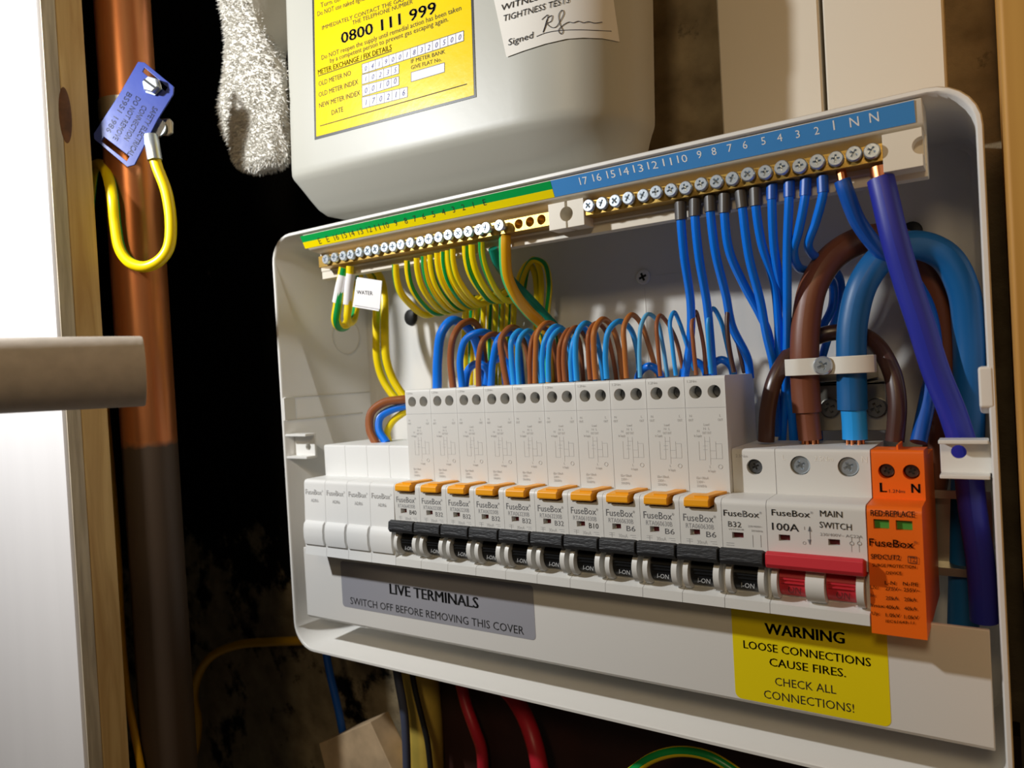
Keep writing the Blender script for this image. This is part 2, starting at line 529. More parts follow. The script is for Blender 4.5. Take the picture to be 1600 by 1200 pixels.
def tg(x, y): return CAM + ray(x / 3.2, y / 3.2) * DT
def fw(d): return AZ * d
outer = [(690, 308), (722, 312), (868, 432), (866, 470), (786, 600), (672, 824), (636, 834), (470, 694), (468, 668), (596, 470)]
OP = [tg(*q) for q in outer]
def slot(pts): return [tg(*q) for q in pts]
s1 = slot([(722, 338), (838, 436), (826, 456), (712, 358)]); s2 = slot([(520, 684), (648, 782), (634, 806), (506, 706)])
tb = MB(); tb.loft([[p for p in OP], [p + fw(1.0) for p in OP]])
c1 = MB(); c1.loft([[p + fw(-3) for p in s1], [p + fw(4) for p in s1]])
c2 = MB(); c2.loft([[p + fw(-3) for p in s2], [p + fw(4) for p in s2]])
me = cut(tb, [c1, c2], 'warning_tag', ORG[ec.name])
wt = finish(me, 'warning_tag', 'tag_blue', ec, 0.25, 35, ORG[ec.name])
tx = MB()
la = (tg(655, 832) - tg(868, 440)).normalized()          # along the tag
lb = (tg(868, 440) - tg(680, 310)).normalized()          # across it
for s, fr, t0, t1 in (('SAFETY ELECTRICAL', 0.80, 0.30, 0.92), ('CONNECTION', 0.58, 0.36, 0.80), ('DO NOT REMOVE', 0.37, 0.32, 0.88), ('BS951 1986', 0.16, 0.34, 0.86)):
    A, B, C_, D = tg(680, 310), tg(868, 440), tg(655, 832), tg(468, 680)
    p0 = A.lerp(B, fr).lerp(D.lerp(C_, fr), t0); p1 = A.lerp(B, fr).lerp(D.lerp(C_, fr), t1)
    tx.text(s, p0, p1, 3.1, lb, 0.012, fw(-0.12))
tx.build('embossed_text', 'tag_emboss', wt)
pb = CAM + ray(240, 136) * DT
bm_ = MB().rev(pb + fw(-0.4), -AZ, [(5.2, 0), (5.2, 0.8), (4.6, 0.8), (4.6, 3.6), (4.1, 4.2), (0.2, 4.3)], 6)
bm_.rev(pb + fw(9), -AZ, [(2.2, 0), (2.2, 9)], 14)
bo = bm_.build('clamp_bolt', 'zinc', ec)
MB().line(pb + fw(-4.8) + AX * -3.2 - AY * 2.4, pb + fw(-4.8) + AX * 3.2 + AY * 2.4, 1.1, -AZ).build('bolt_slot', 'black_plastic', bo)
ea = MB(); q = [CAM + ray(u, v) * 424 for u, v in ((236, 186), (264, 184), (269, 190), (269, 208), (262, 212), (236, 208))]; ea.loft([q, [p + fw(2.2) for p in q]])
ea.build('strap_ear', 'steel', ec, bevel=0.8)

dp = lambda u, v, d=421: CAM + ray(u, v) * d
cb = thing('earth_cable', 'green and yellow cable looping from the earth clamp behind the pine batten', 'cable', dp(245, 250))
cpts = [(241, 244), (246, 262), (260, 300), (267, 350), (263, 388), (248, 408), (226, 417), (203, 410), (188, 390), (180, 350), (176, 310), (168, 272, 428), (157, 257, 440), (147, 263, 452), (143, 285, 460), (138, 330, 464)]
MB().tube([dp(*q) for q in cpts], 3.15, 16, 8, phase=0.24, twist=0.004).build('insulation', 'earth_wire', cb)
lug = MB().tube([dp(236, 213, 421), dp(239, 232, 420), dp(242, 250, 420)], 4.0, 16, 4)
lug.rev(dp(246, 200, 423), -AZ, [(5.4, 0), (5.4, 1.6)], 20)
lug.build('crimp_lug', 'zinc', cb)

# ------------------------------------------------------------------ enclosure
YF = 12.0; XL, XR, ZT, ZB = -31.8, 348.0, 150.6, -110.4
RI = 2.4; YBK = 92.0
tray = thing('consumer_unit_enclosure', 'white open plastic enclosure of the fuse board, cover removed', 'enclosure', (158, 95, ZB))
def L(ins, r, y): return [(a, y, b_) for a, b_ in rr(XL + ins, XR - ins, ZB + ins, ZT - ins, max(r - ins * 0.6, 2), 7)]
tm = MB()
tm.loft([L(2.0, 17, 95), L(0.2, 17, 14), L(0.0, 17, 12.8), L(0.5, 17, YF), L(RI - 0.6, 16, YF), L(RI, 16, 12.8), L(RI + 0.5, 13, YBK - 3), L(RI + 3.2, 11, YBK)])
tm.build('tray', 'tray_plastic', tray, ang=50)
# seams moulded into the inside of the left wall, steps on the rim
z1 = atx(500, 618, XL + 3).z; z2 = atx(500, 652, XL + 3).z
sm = MB().box(XL + 2.2, XL + 3.7, 13, 88, z1 - 0.35, z1 + 0.35).box(XL + 2.2, XL + 3.9, 13, 80, z2 - 0.4, z2 + 0.4)
sm.box(XL + 2.0, XL + 3.4, YF + 0.1, YF + 9, z2, z1)
sm.build('moulded_seam', 'tray_plastic', tray, bevel=0.3)
za = at(1556, 572, 13).z; zb_ = at(1560, 636, 13).z
MB().px([(YF - 0.3, za), (YF + 10, za), (YF + 10, zb_ - 3), (YF - 0.3, zb_)], XR - 5.2, XR - 0.6).build('rim_boss', 'tray_plastic', tray, bevel=0.9)
p = atx(541, 525, XL + 3.2); kr = MB().ring(p, (1, 0, 0), 12.5, 0.35, 40, 6)
kr.build('knockout', 'tray_plastic', tray)
ls = MB(); q = at(1006, 433, YBK)
ls.box(q.x - 0.25, q.x + 0.25, YBK - 0.3, YBK + 0.2, q.z - 60, q.z - 6).box(q.x + 7, q.x + 90, YBK - 0.3, YBK + 0.2, q.z - 0.2, q.z + 0.2)
ls.build('datum_line', 'tray_plastic', tray)
def hole_plate(mb, x0, x1, z0, z1, cx, cz, r, y0, y1, n=32):
    ci, ro = [], []
    for i in range(n):
        a = 2 * math.pi * (i + 0.5) / n; dx, dz = math.cos(a), math.sin(a)
        t = min([(x1 - cx) / dx if dx > 1e-6 else 1e9, (x0 - cx) / dx if dx < -1e-6 else 1e9, (z1 - cz) / dz if dz > 1e-6 else 1e9, (z0 - cz) / dz if dz < -1e-6 else 1e9])
        ci.append((cx + dx * r, cz + dz * r)); ro.append((cx + dx * t, cz + dz * t))
    for X, Z in ((x0, z0), (x1, z0), (x1, z1), (x0, z1)):      # sharp corners
        k = min(range(n), key=lambda i: (ro[i][0] - X) ** 2 + (ro[i][1] - Z) ** 2); ro[k] = (X, Z)
    loops = [[(a, y0, b_) for a, b_ in ci], [(a, y0, b_) for a, b_ in ro], [(a, y1, b_) for a, b_ in ro], [(a, y1, b_) for a, b_ in ci], [(a, y0, b_) for a, b_ in ci]]
    mb.loft(loops, False, False)
YG = 19.0
lg = MB(); a = at(1468, 690, YG); c = at(1548, 740, YG); h = at(1498, 706, YG)
hole_plate(lg, a.x, XR - 1.5, c.z, a.z, h.x, h.z, 2.5, YG, YG + 1.6)
lg.box(a.x, XR - 3, YG - 7, YG + 1.6, a.z - 0.2, a.z + 1.3).box(a.x, XR - 3, YG - 7, YG + 1.6, c.z - 1.3, c.z + 0.2)
lg.build('fixing_lug', 'white_plastic', tray, bevel=0.35)
lg = MB(); a = at(466, 680, YG); c = at(491, 712, YG); h = at(480, 698, YG)
x1_ = c.x + 1
hole_plate(lg, XL + 3.0, x1_, c.z, a.z, h.x + 1, h.z, 2.3, YG, YG + 1.6)
lg.box(XL + 2.6, x1_, YG - 7, YG + 1.6, a.z - 0.2, a.z + 1.3).box(XL + 2.6, x1_, YG - 7, YG + 1.6, c.z - 1.3, c.z + 0.2)
lg.build('fixing_lug', 'white_plastic', tray, bevel=0.35)
hb = at(643, 496, YBK)
MB().rev((hb.x, YBK - 0.1, hb.z), (0, -1, 0), [(5.5, 0), (5.5, 1.2), (4.2, 1.8), (0.2, 1.9)], 20).build('cable_grommet', 'black_plastic', tray)
hb = at(1425, 362, YBK)
MB().rev((hb.x, YBK - 0.1, hb.z), (0, -1, 0), [(4.5, 0), (4.5, 1.2), (3.6, 1.8), (0.2, 1.9)], 20).build('cable_grommet', 'black_plastic', tray)

# one screw head shape, shared by every terminal screw
def cross_head(r, h, name, org, depth=1.5, n=24, wd=0.27):
    hd = MB().rev(org, (0, -1, 0), [(r * 0.62, -3), (r * 0.62, 0), (r, 0.0), (r, h * 0.6), (r * 0.86, h), (0.05, h)], n)
    ks = []
    for a in (25, 115):
        k = MB(); c_, s_ = math.cos(math.radians(a)), math.sin(math.radians(a))
        e = Vector((c_, 0, s_)); f_ = Vector((-s_, 0, c_)); L_ = r * 0.66; W_ = r * wd / 2 * 1.2
        top = [org + e * sx * L_ + f_ * sy * W_ + Vector((0, -h - 1, 0)) for sx, sy in ((-1, -1), (1, -1), (1, 1), (-1, 1))]
        bot = [org + e * sx * L_ * 0.55 + f_ * sy * W_ * 0.7 + Vector((0, -h + depth, 0)) for sx, sy in ((-1, -1), (1, -1), (1, 1), (-1, 1))]
        k.loft([top, bot]); ks.append(k)
    return cut(hd, ks[:1] and ks, name, org)

q = at(1006, 433, YBK - 0.2)
me = cross_head(4.1, 1.6, 'fixing_screw', q, 1.2)
o = finish(me, 'fixing_screw', 'sleeve_white', None, 0, 35, q)
cx_ = MB()
for a_ in (20, 110):
    e_ = Vector((math.cos(math.radians(a_)), 0, math.sin(math.radians(a_)))) * 2.3
    cx_.line(q + e_ + Vector((0, -1.75, 0)), q - e_ + Vector((0, -1.75, 0)), 1.3)
cx_.build('cross_recess', 'black_plastic', o)
tag(o, 'cross head screw in the bare back wall of the enclosure', 'screw')

# lower cover with its two stickers
YC = 13.0
cov = thing('terminal_cover', 'white lower cover strip with a grey and a yellow sticker, under the breakers', 'cover', (160, YC, -90))
MB().px([(YC, -45.2), (YC, -87.6), (YC + 1.2, -89.2), (YC + 24, -90.5), (YC + 24, -88.8), (YC + 2, -87.4), (YC + 2, -45.2)], -19.5, 342.6).build('cover_panel', 'cover_plastic', cov, bevel=0.4)
st = MB().py(rr(13.1, 150.0, -78.2, -50.5, 2.2), YC - 0.12, YC + 0.3).build('live_terminals_sticker', 'grey_sticker', cov)
t = MB(); c = crop(430, 820, 3.158)
for s, x0, y0, x1, y1, cp, bd in (('LIVE TERMINALS', 567, 340, 1003, 413, 52, 0.02), ('SWITCH OFF BEFORE REMOVING THIS COVER', 372, 390, 1228, 543, 37, 0.0)):
    u0, v0 = c(x0, y0); u1, v1 = c(x1, y1); ptext(t, s, u0, v0, u1, v1, cp / 3.158, YC - 0.2, bd)
t.build('printed_text', 'black_print', st)
st = MB().py(rr(249.7, 309.3, -87.3, -45.4, 2.6), YC - 0.12, YC + 0.3).build('warning_sticker', 'yellow_sticker', cov)
t = MB(); c = crop(1000, 900, 2.667)
for s, x0, y0, x1, y1, cp, bd in (('WARNING', 522, 240, 852, 283, 46, 0.02), ('LOOSE CONNECTIONS', 432, 300, 962, 378, 34, 0.008), ('CAUSE FIRES.', 540, 374, 858, 422, 34, 0.008), ('CHECK ALL', 563, 455, 818, 492, 34, 0.0), ('CONNECTIONS!', 517, 508, 893, 570, 35, 0.0)):
    u0, v0 = c(x0, y0); u1, v1 = c(x1, y1); ptext(t, s, u0, v0, u1, v1, cp / 2.667, YC - 0.2, bd)
t.build('printed_text', 'black_print', st)

# rail behind the devices, seen at the right
rl = MB().px([(58, -2.8), (57, -2.8), (57, -6.2), (64, -7.2), (64, -34.2), (57, -35.2), (57, -38.6), (58, -38.6), (58, -36.2), (65, -35.0), (65, -6.4), (58, -5.2)], -8, 344)
hk = at(1508, 840, 64); kc = MB().cyl((hk.x, 60, hk.z), (0, 1, 0), 5.2, 9, 20); kc.cyl((hk.x, 60, hk.z + 7), (0, 1, 0), 3.0, 9, 20)
o = finish(cut(rl, [MB().cyl((hk.x, 60, hk.z), (0, 1, 0), 5.2, 9, 20), MB().cyl((hk.x, 60, hk.z + 6.5), (0, 1, 0), 3.0, 9, 20)], 'mounting_rail', Vector((160, 60, -39))), 'mounting_rail', 'steel', None, 0.2, 35, Vector((160, 60, -39)))
tag(o, 'steel mounting rail carrying the row of breakers, bare beside the orange device', 'rail')
# ------------------------------------------------------------------ terminal strip along the top
strip = thing('terminal_strip', 'brass terminal strip with green yellow and blue number labels along the top of the enclosure', 'terminal strip', (165, 22, 122))
MB().px([(13.6, 147.8), (17.3, 140.0), (18.8, 138.9), (27, 137.6), (27, 126.8), (27.6, 126.0), (27.6, 121.8), (32, 121.4), (32, 147.8)], -4, 329.5).build('carrier', 'trunking_white', strip, bevel=0.3)
hm = MB().box(168, 187.5, 17.6, 27.5, 124.5, 137.4)
hm = finish(cut(hm, [MB().cyl((178, 10, 131.2), (0, 1, 0), 3.4, 30, 24), MB().box(177.4, 178.6, 10, 40, 131, 140), MB().box(177.6, 178.4, 10, 40, 120, 131)], 'spacer_block', ORG[strip.name]), 'spacer_block', 'trunking_white', strip, 0.3, 35, ORG[strip.name])
eb = MB().box(315.5, 328.8, 17.4, 27.5, 124, 138.2)
finish(cut(eb, [MB().cyl((328.6, 10, 131.6), (0, 1, 0), 3.2, 12.5, 24)], 'end_block', ORG[strip.name]), 'end_block', 'trunking_white', strip, 0.3, 35, ORG[strip.name])
PT = Vector((0, 13.55, 147.4)); PB = Vector((0, 17.1, 140.2)); PU = (PT - PB).normalized(); PN = Vector((0, -PU.z, PU.y)).normalized()
def tape(name, material, x0, x1, f0, f1):
    a, b2 = PB.lerp(PT, f0), PB.lerp(PT, f1); g = PN * 0.15
    pts = [Vector((x0, 0, 0)) + a, Vector((x1, 0, 0)) + a, Vector((x1, 0, 0)) + b2, Vector((x0, 0, 0)) + b2]
    return MB().loft([[q + g for q in pts], [q - g for q in pts]]).build(name, material, strip)
tape('green_label', 'tape_green', -6, 172.4, 0.5, 1.0)
tape('yellow_label', 'tape_yellow', -6, 172.4, 0.0, 0.5)
tape('blue_label', 'tape_blue', 172.6, 327, 0.0, 1.0)
t = MB(); PX = PB + PN * 0.22
def strip_text(s, u0, v0, u1, v1, capx, bold=0.0):
    p0 = hit(u0, v0, PX, PN); p1 = hit(u1, v1, PX, PN)
    t.text(s, p0, p1, capx * dist(p0) / F_PX * 1.05, PU, bold)
c = crop(900, 200, 3.2)
for s, x0, x1, y in (('17', 22, 62, 283), ('16', 88, 130, 266), ('15', 158, 200, 250), ('14', 222, 268, 236), ('13', 290, 340, 221), ('12', 362, 412, 205), ('11', 438, 482, 189), ('10', 510, 560, 173),
                     ('9', 606, 634, 152), ('8', 678, 708, 136), ('7', 758, 785, 119), ('6', 834, 862, 104), ('5', 925, 955, 84), ('4', 1006, 1036, 68), ('3', 1097, 1125, 50), ('2', 1190, 1222, 33)):
    u0, v0 = c(x0, y + 2); u1, v1 = c(x1, y - 4); strip_text(s, u0, v0, u1, v1, 11)
c = crop(1000, 0, 2.667)
for s, x0, x1, y in (('1', 802, 818, 543), ('N', 876, 914, 529), ('N', 958, 997, 510)):
    u0, v0 = c(x0, y + 2); u1, v1 = c(x1, y - 5); strip_text(s, u0, v0, u1, v1, 14)
t.build('neutral_numbers', 'white_print', strip)
t = MB(); c = crop(420, 250, 3.2)
for s, x in (('E', 1083), ('1', 1027), ('2', 977), ('3', 928), ('4', 878), ('5', 828), ('6', 780), ('7', 735), ('8', 690), ('9', 640), ('10', 592), ('11', 548), ('12', 507), ('13', 463), ('14', 420), ('15', 382), ('16', 342), ('E', 300), ('E', 260)):
    y = 212 + (1083 - x) * 0.2345 + 14; hw = (12 if len(s) == 1 else 14) * (0.7 + 0.35 * x / 1083)
    if s == '1': hw = 4
    u0, v0 = c(x - hw, y + 3); u1, v1 = c(x + hw, y - 3); strip_text(s, u0, v0, u1, v1, 9)
t.build('earth_numbers', 'black_print', strip)
def bar(x0, x1, zc, holes):
    mb = MB().box(x0, x1, 18.4, 27, zc - 3.6, zc + 3.2)
    cs = [MB().cyl((x, 15, zc), (0, 1, 0), 2.3, 9, 18) for x in holes]
    return finish(cut(mb, cs, 'bar', ORG[strip.name]) if cs else mb.mesh('bar', ORG[strip.name]), None or 'brass_bar', 'brass', strip, 0.25, 35, ORG[strip.name])
EX = [12.48, 19.61, 26.9, 33.8, 40.7, 47.5, 54.1, 60.4, 66.9, 73.7, 80.4, 87.1, 93.8, 100.5, 107.3, 114.0, 120.6, 126.9, 132.9, 141.3]
HX = [150.0, 156.7, 163.4]
NX = [191.2, 197.8, 204.7, 211.5, 218.3, 225.0, 231.6, 238.3, 245.1, 251.9, 258.6, 265.4, 272.2, 279.0, 285.7, 292.4, 299.1, 305.8, 312.0]
bar(3.6, 168, 130.9, HX); bar(187.5, 315.5, 132.3, [])
sorg = Vector((0, 18.4, 0))
sme = cross_head(3.0, 2.0, 'terminal_screw', Vector((0, 0, 0)), 1.3, 20)
proto = None
for i, (x, zc) in enumerate([(x, 131.3) for x in EX] + [(x, 132.5) for x in NX]):
    if proto is None:
        proto = finish(sme, 'terminal_screw', 'zinc', strip, 0, 35, Vector((0, 0, 0))); s_ = proto
    else:
        s_ = proto.copy(); COL.objects.link(s_); s_.parent = strip
    rise = random.uniform(0, 1.4) if i not in (18, 19) else 2.6
    s_.location = (Vector((x, 18.0 - rise, zc + random.uniform(-.3, .4))) - ORG[strip.name]) * S
    s_.rotation_euler = (0, random.uniform(0, 1.5), 0)

# ------------------------------------------------------------------ devices on the rail
def arc(cy, cz, r, a0, a1, n=5):
    return [(cy + r * math.cos(math.radians(a0 + (a1 - a0) * i / n)), cz + r * math.sin(math.radians(a0 + (a1 - a0) * i / n))) for i in range(n + 1)]
def body_profile(yu, zu, rec=True):
    p = [(14.5, -44.2), (-1.9, -44.2), (-1.5, -40.2)]
    if rec: p += [(3.5, -38.4), (4.5, -26.0), (-0.2, -24.6)]
    p += [(0.0, -2.6)] + arc(2.4, -2.4, 2.4, 180, 90)[1:] + [(yu, -0.05)] + [(yu, zu - 1.2)] + arc(yu + 1.2, zu - 1.2, 1.2, 180, 90, 3)[1:] + [(56.5, zu - 0.6), (56.5, -44.2)]
    return p
def cheek(mb, x0, x1, cy=4.2, cz=-31.8, r=8.0):
    pr_ = [(cy + 3, cz + 7)] + [(cy + r * math.cos(math.radians(a)) * 1.05, cz + r * math.sin(math.radians(a)) * 0.94) for a in range(120, 241, 10)] + [(cy + 3, cz - 7)]
    mb.px(pr_, x0, x1)
LEVER = [(5, -23.0), (-0.4, -20.2), (-4.2, -18.8), (-6.2, -19.4), (-6.8, -23.4), (-5.8, -25.2), (-1.2, -26.0), (1.5, -26.6), (5, -26.6)]

def lever(mb_bar, mb_drum, x0, x1, d0, d1):
    mb_bar.px(LEVER, x0, x1)
    dr = [(6.0, -25.5)] + [(4.2 + 5.2 * math.cos(math.radians(a)), -31.8 + 5.9 * math.sin(math.radians(a))) for a in range(105, 256, 10)] + [(6.0, -38)]
    mb_drum.px(dr, d0, d1)
    mb_drum.box(d0 + 0.4, d1 - 0.4, -1.7, 2, -30.3, -29.6).box(d0 + 0.8, d1 - 0.8, -1.9, 2, -31.6, -31.1)

W_ = 17.8
ORDN = ['first', 'second', 'third', 'fourth', 'fifth', 'sixth', 'seventh', 'eighth', 'ninth', 'tenth']
# blanks
def make_blank():
    o = thing('blank_module', '', 'blank module', (9, 30, -44.2))
    MB().px(body_profile(17.2, 18.7, False), 0.1, W_ + 0.1).build('body', 'blank_plastic', o)
    pr_ = [(1, -23.8), (-1.2, -24.2), (-2.6, -25.6), (-3.3, -29), (-3.3, -34), (-2.4, -38.2), (1, -38.6)]
    MB().px(pr_, 0.7, W_ - 0.6).build('dummy_lever', 'blank_plastic', o, bevel=0.4)
    t = MB(); t.text('FuseBox®', (1.5, -0.5, -8.6), (16.4, -0.5, -8.6), 3.0); t.build('maker_name', 'pale_print', o)
    t = MB(); t.text('ADR6', (6.0, -0.62, -13.0), (12.2, -0.62, -13.0), 1.9); t.build('part_number', 'pale_print', o)
    return o
def copy_tree(o, loc, parent=None):
    c = o.copy(); COL.objects.link(c)
    if parent is not None: c.parent = parent
    if loc is not None: c.location = loc
    for ch in o.children: copy_tree(ch, None, c)
    return c
b0 = make_blank()
for i in range(4):
    o = b0 if i == 0 else copy_tree(b0, b0.location + Vector((18 * i * S, 0, 0)))
    o['label'] = ['white blank module at the far end of the row, beside the white fixing lug', 'white blank module, second from the end of the row beside the lug',
                  'white blank module, second counting away from the breaker marked B40', 'white blank module right next to the breaker marked B40'][i]
    o['group'] = 'blank modules in the row'

YU = 13.4; ZU = 50.2
def make_rcbo():
    X = 72.0
    o = thing('residual_current_breaker', '', 'circuit breaker', (X + 9, 30, -44.2))
    bd = MB().px(body_profile(YU, ZU), X + 0.1, X + W_ + 0.1)
    cs = [MB().cyl((X + x, YU - 5, 43.4), (0, 1, 0), 2.85, 14, 28) for x in (4.9, 13.1)]
    cs.append(MB().box(X + 4.3, X + 8.6, -3, 3.2, -15.9, -13.3))
    cs.append(MB().box(X + 2.6, X + 15.2, -3, 9.5, -4.6, 3))
    body = finish(cut(bd, cs, 'body', ORG[o.name]), 'body', 'breaker_plastic', o, 0, 35, ORG[o.name])
    ck = MB(); cheek(ck, X + 1.5, X + 3.7); cheek(ck, X + 14.4, X + 16.8)
    ck.box(X + 0.1, X + 1.5, 2.5, 9, -39, -25).box(X + 16.8, X + W_ + 0.1, 2.5, 9, -39, -25)
    ck.build('lever_guard', 'breaker_plastic', o)
    hs = MB()
    for x in (4.9, 13.1): hs.rev((X + x, YU + 8.9, 43.4), (0, -1, 0), [(2.5, 0), (2.5, 2.2), (2.1, 2.6), (0.1, 2.4)], 18)
    hs.build('terminal_screw', 'dark_bolt', o)
    MB().box(X + 5.2, X + 8.5, 2.3, 3.2, -15.8, -13.4).build('indicator_window', 'dark_red', o)
    bt = MB(); pr_ = [(-2.0, -3.7), (-2.5, -3.1), (-2.3, -0.5), (-1.2, 0.15), (4.0, 0.45), (9.0, 0.4), (9.0, -3.7)]
    bt.loft([[(X + 2.9, a, b_) for a, b_ in pr_], [(X + 13.6, a, b_) for a, b_ in pr_]])
    bt.build('test_button', 'orange_button', o, bevel=0.5)
    tb_ = MB(); tb_.pz([(X + 7.0, -0.6), (X + 13.2, -0.6), (X + 14.4, 5), (X + 16.6, 12.8), (X + 11.6, 12.8), (X + 10.4, 6)], 0.0, 1.0)
    tb_.build('test_label', 'orange_button', o)
    lb = MB(); ld = MB(); lever(lb, ld, X + 0.35, X + 17.5, X + 3.9, X + 14.3)
    lv = lb.build('lever', 'rough_black', o, bevel=0.4); dr = ld.build('lever_drum', 'black_plastic', lv)
    t = MB(); t.text('I-ON', (X + 7.0, -0.95, -35.6), (X + 12.2, -0.95, -35.6), 1.8, Vector((0, 0.25, 0.97)), 0.0, Vector((0, -0.5, 0.4))); t.build('on_mark', 'pale_print', dr)
    t = MB(); t.text('FuseBox®', (X + 1.6, -0.12, -10.0), (X + 15.6, -0.12, -10.0), 3.0, bold=0.003); t.build('maker_name', 'grey_print', o)
    t = MB(); t.text('30mA', (X + 7.2, -0.2, -19.3), (X + 11.6, -0.2, -19.3), 1.6)
    t.box(X + 2.6, X + 5.2, -0.22, -0.15, -18.5, -18.25).box(X + 2.6, X + 5.2, -0.22, -0.15, -17.6, -17.4).box(X + 3.8, X + 4.0, -0.22, -0.15, -19.6, -17.4).box(X + 12.8, X + 15.4, -0.22, -0.15, -18.0, -17.8).box(X + 13.6, X + 15.6, -0.22, -0.15, -18.9, -18.7)
    yy = YU - 0.08
    t.text('1.2Nm', (X + 1.4, yy, 47.6), (X + 5.6, yy, 47.6), 1.1)
    for s, x, z, hw in (('N', 2.2, 32.6, 0.6), ('OUT', 2.2, 30.8, 1.1), ('L', 15.2, 32.6, 0.4), ('OUT', 15.2, 30.8, 1.1), ('Load', 9.0, 28.8, 1.2), ('N  L', 9.0, 27.0, 1.4), ('OUT OUT', 9.0, 25.2, 2.0), ('N', 5.2, 26.0, 0.5), ('In Supply', 5.0, 24.0, 1.7), ('L', 9.8, 10.6, 0.35), ('In Supply', 10.4, 8.8, 1.6)):
        t.text(s, (X + x - hw, yy, z), (X + x + hw, yy, z), 1.05)
    for i, s in enumerate(('IΔn=30mA', '230V~', '50/60Hz')):
        t.text(s, (X + 3.4, yy, 5.6 - 1.75 * i), (X + 3.4 + (5.4, 3.6, 4.4)[i], yy, 5.6 - 1.75 * i), 1.15)
    MB().box(X + 0.2, X + W_, yy + 0.02, YU - 0.02, 36.6, 36.75).build('parting_line', 'pale_print', o)
    t.build('small_print', 'pale_print', o)
    d = MB(); 
    for x0, x1, z0, z1 in ((5.2, 5.3, 14, 22), (7.8, 7.9, 14, 24), (10, 10.1, 12, 24), (12.6, 12.7, 14.6, 22), (15.2, 15.3, 14.6, 21), (5.2, 7.8, 14, 14.1), (10, 15.2, 14.6, 14.7), (7.8, 10, 22, 22.1), (12.6, 15.2, 21, 21.1), (10, 12.6, 18, 18.1), (7, 9, 18.4, 18.5), (7, 9, 20, 20.1)):
        d.box(X + x0, X + x1, yy, YU - 0.02, z0, z1)
    d.ring((X + 14.2, yy, 11.2), (0, 1, 0), 0.9, 0.07, 12, 4)
    d.build('wiring_diagram', 'pale_print', o)
    return o
r0 = make_rcbo()
RAT = ['B40', 'B32', 'B32', 'B32', 'B32', 'B32', 'B10', 'B6', 'B6', 'B6']
CODE = {'B40': 'RTA064030B', 'B32': 'RTA063230B', 'B10': 'RTA061030B', 'B6': 'RTA060630B'}
RLAB = ['white breaker with orange test button, marked B40, next to the blank modules',
        'white orange button breaker marked B32, right beside the one marked B40',
        'white orange button breaker marked B32, second along from the one marked B40',
        'white orange button breaker marked B32, third along from the one marked B40',
        'white orange button breaker marked B32, second along from the one marked B10',
        'white orange button breaker marked B32, right beside the one marked B10',
        'white orange button breaker marked B10',
        'white orange button breaker marked B6, right beside the one marked B10',
        'white orange button breaker marked B6, middle of the three marked B6',
        'white orange button breaker marked B6, last of the tall breakers, its bare side showing']
RG = ['residual current breakers in the row'] * 10
tm_ = {}
for r in CODE:
    t = MB(); X = 72
    t.text(r, (X + (10.6 if len(r) == 3 else 11.2), -0.18, -16.2), (X + 15.4, -0.18, -16.2), 2.3, bold=0.004)
    t1_ = MB(); t1_.text(CODE[r], (X + 2.6, -0.14, -12.9), (X + 14.6, -0.14, -12.9), 2.0)
    tm_[r] = (t.mesh('rating', ORG[r0.name]), t1_.mesh('part_number', ORG[r0.name]))
    tm_[r][0].materials.append(MATS['grey_print']); tm_[r][1].materials.append(MATS['grey_print'])
rc = [r0] + [copy_tree(r0, r0.location + Vector((18 * i * S, 0, 0))) for i in range(1, 10)]
for i, o in enumerate(rc):
    o['label'] = RLAB[i]; o['group'] = RG[i]
    for me, nm in zip(tm_[RAT[i]], ('rating', 'part_number')):
        c_ = bpy.data.objects.new(nm, me); COL.objects.link(c_); c_.parent = o

def ctext(mb, c, k, y, rows):
    for s, x0, y0, x1, y1, cp, bd in rows:
        u0, v0 = c(x0, y0); u1, v1 = c(x1, y1); ptext(mb, s, u0, v0, u1, v1, cp / k, y, bd)
K = 3.53; c3 = crop(1100, 660, K)
YM = 17.3; ZM = 18.6
def win(c, x0, x1, y0, y1, y):
    a = at(*c(x0, (y0 + y1) / 2), y); b2 = at(*c(x1, (y0 + y1) / 2), y); zt = at(*c((x0 + x1) / 2, y0), y).z; zb = at(*c((x0 + x1) / 2, y1), y).z
    return a.x, b2.x, zb, zt
# miniature circuit breaker
X = 252.0
mc = thing('circuit_breaker', 'short white breaker marked B32 with no orange button, next to the red main switch', 'circuit breaker', (X + 9, 30, -44.2))
sc = at(*c3(280, 246), YM)
w1 = win(c3, 155, 218, 607, 640, -0.2)
bd = MB().px(body_profile(YM, ZM), X + 0.1, X + W_ + 0.1)
finish(cut(bd, [MB().cyl((X + 9.4, YM - 5, sc.z), (0, 1, 0), 3.3, 12, 28), MB().box(w1[0], w1[1], -3, 2.4, w1[2], w1[3])], 'body', ORG[mc.name]), 'body', 'breaker_plastic', mc, 0, 35, ORG[mc.name])
finish(cross_head(2.9, 1.4, 'terminal_screw', Vector((X + 9.4, YM + 3.2, sc.z)), 1.1), 'terminal_screw', 'dark_bolt', mc, 0, 35, Vector((X + 9.4, YM + 3.2, sc.z))).location = (Vector((X + 9.4, YM + 3.2, sc.z)) - ORG[mc.name]) * S
ck = MB(); cheek(ck, X + 1.5, X + 3.7); cheek(ck, X + 14.4, X + 16.8)
ck.box(X + 0.1, X + 1.5, 2.5, 9, -39, -25).box(X + 16.8, X + W_ + 0.1, 2.5, 9, -39, -25); ck.build('lever_guard', 'breaker_plastic', mc)
MB().box(w1[0] + .2, w1[1], 1.9, 2.4, w1[2], w1[3]).build('indicator_window', 'dark_red', mc)
lb = MB(); ld = MB(); lever(lb, ld, X + 0.35, X + 17.5, X + 3.9, X + 14.3)
lv = lb.build('lever', 'rough_black', mc, bevel=0.4); dr = ld.build('lever_drum', 'black_plastic', lv)
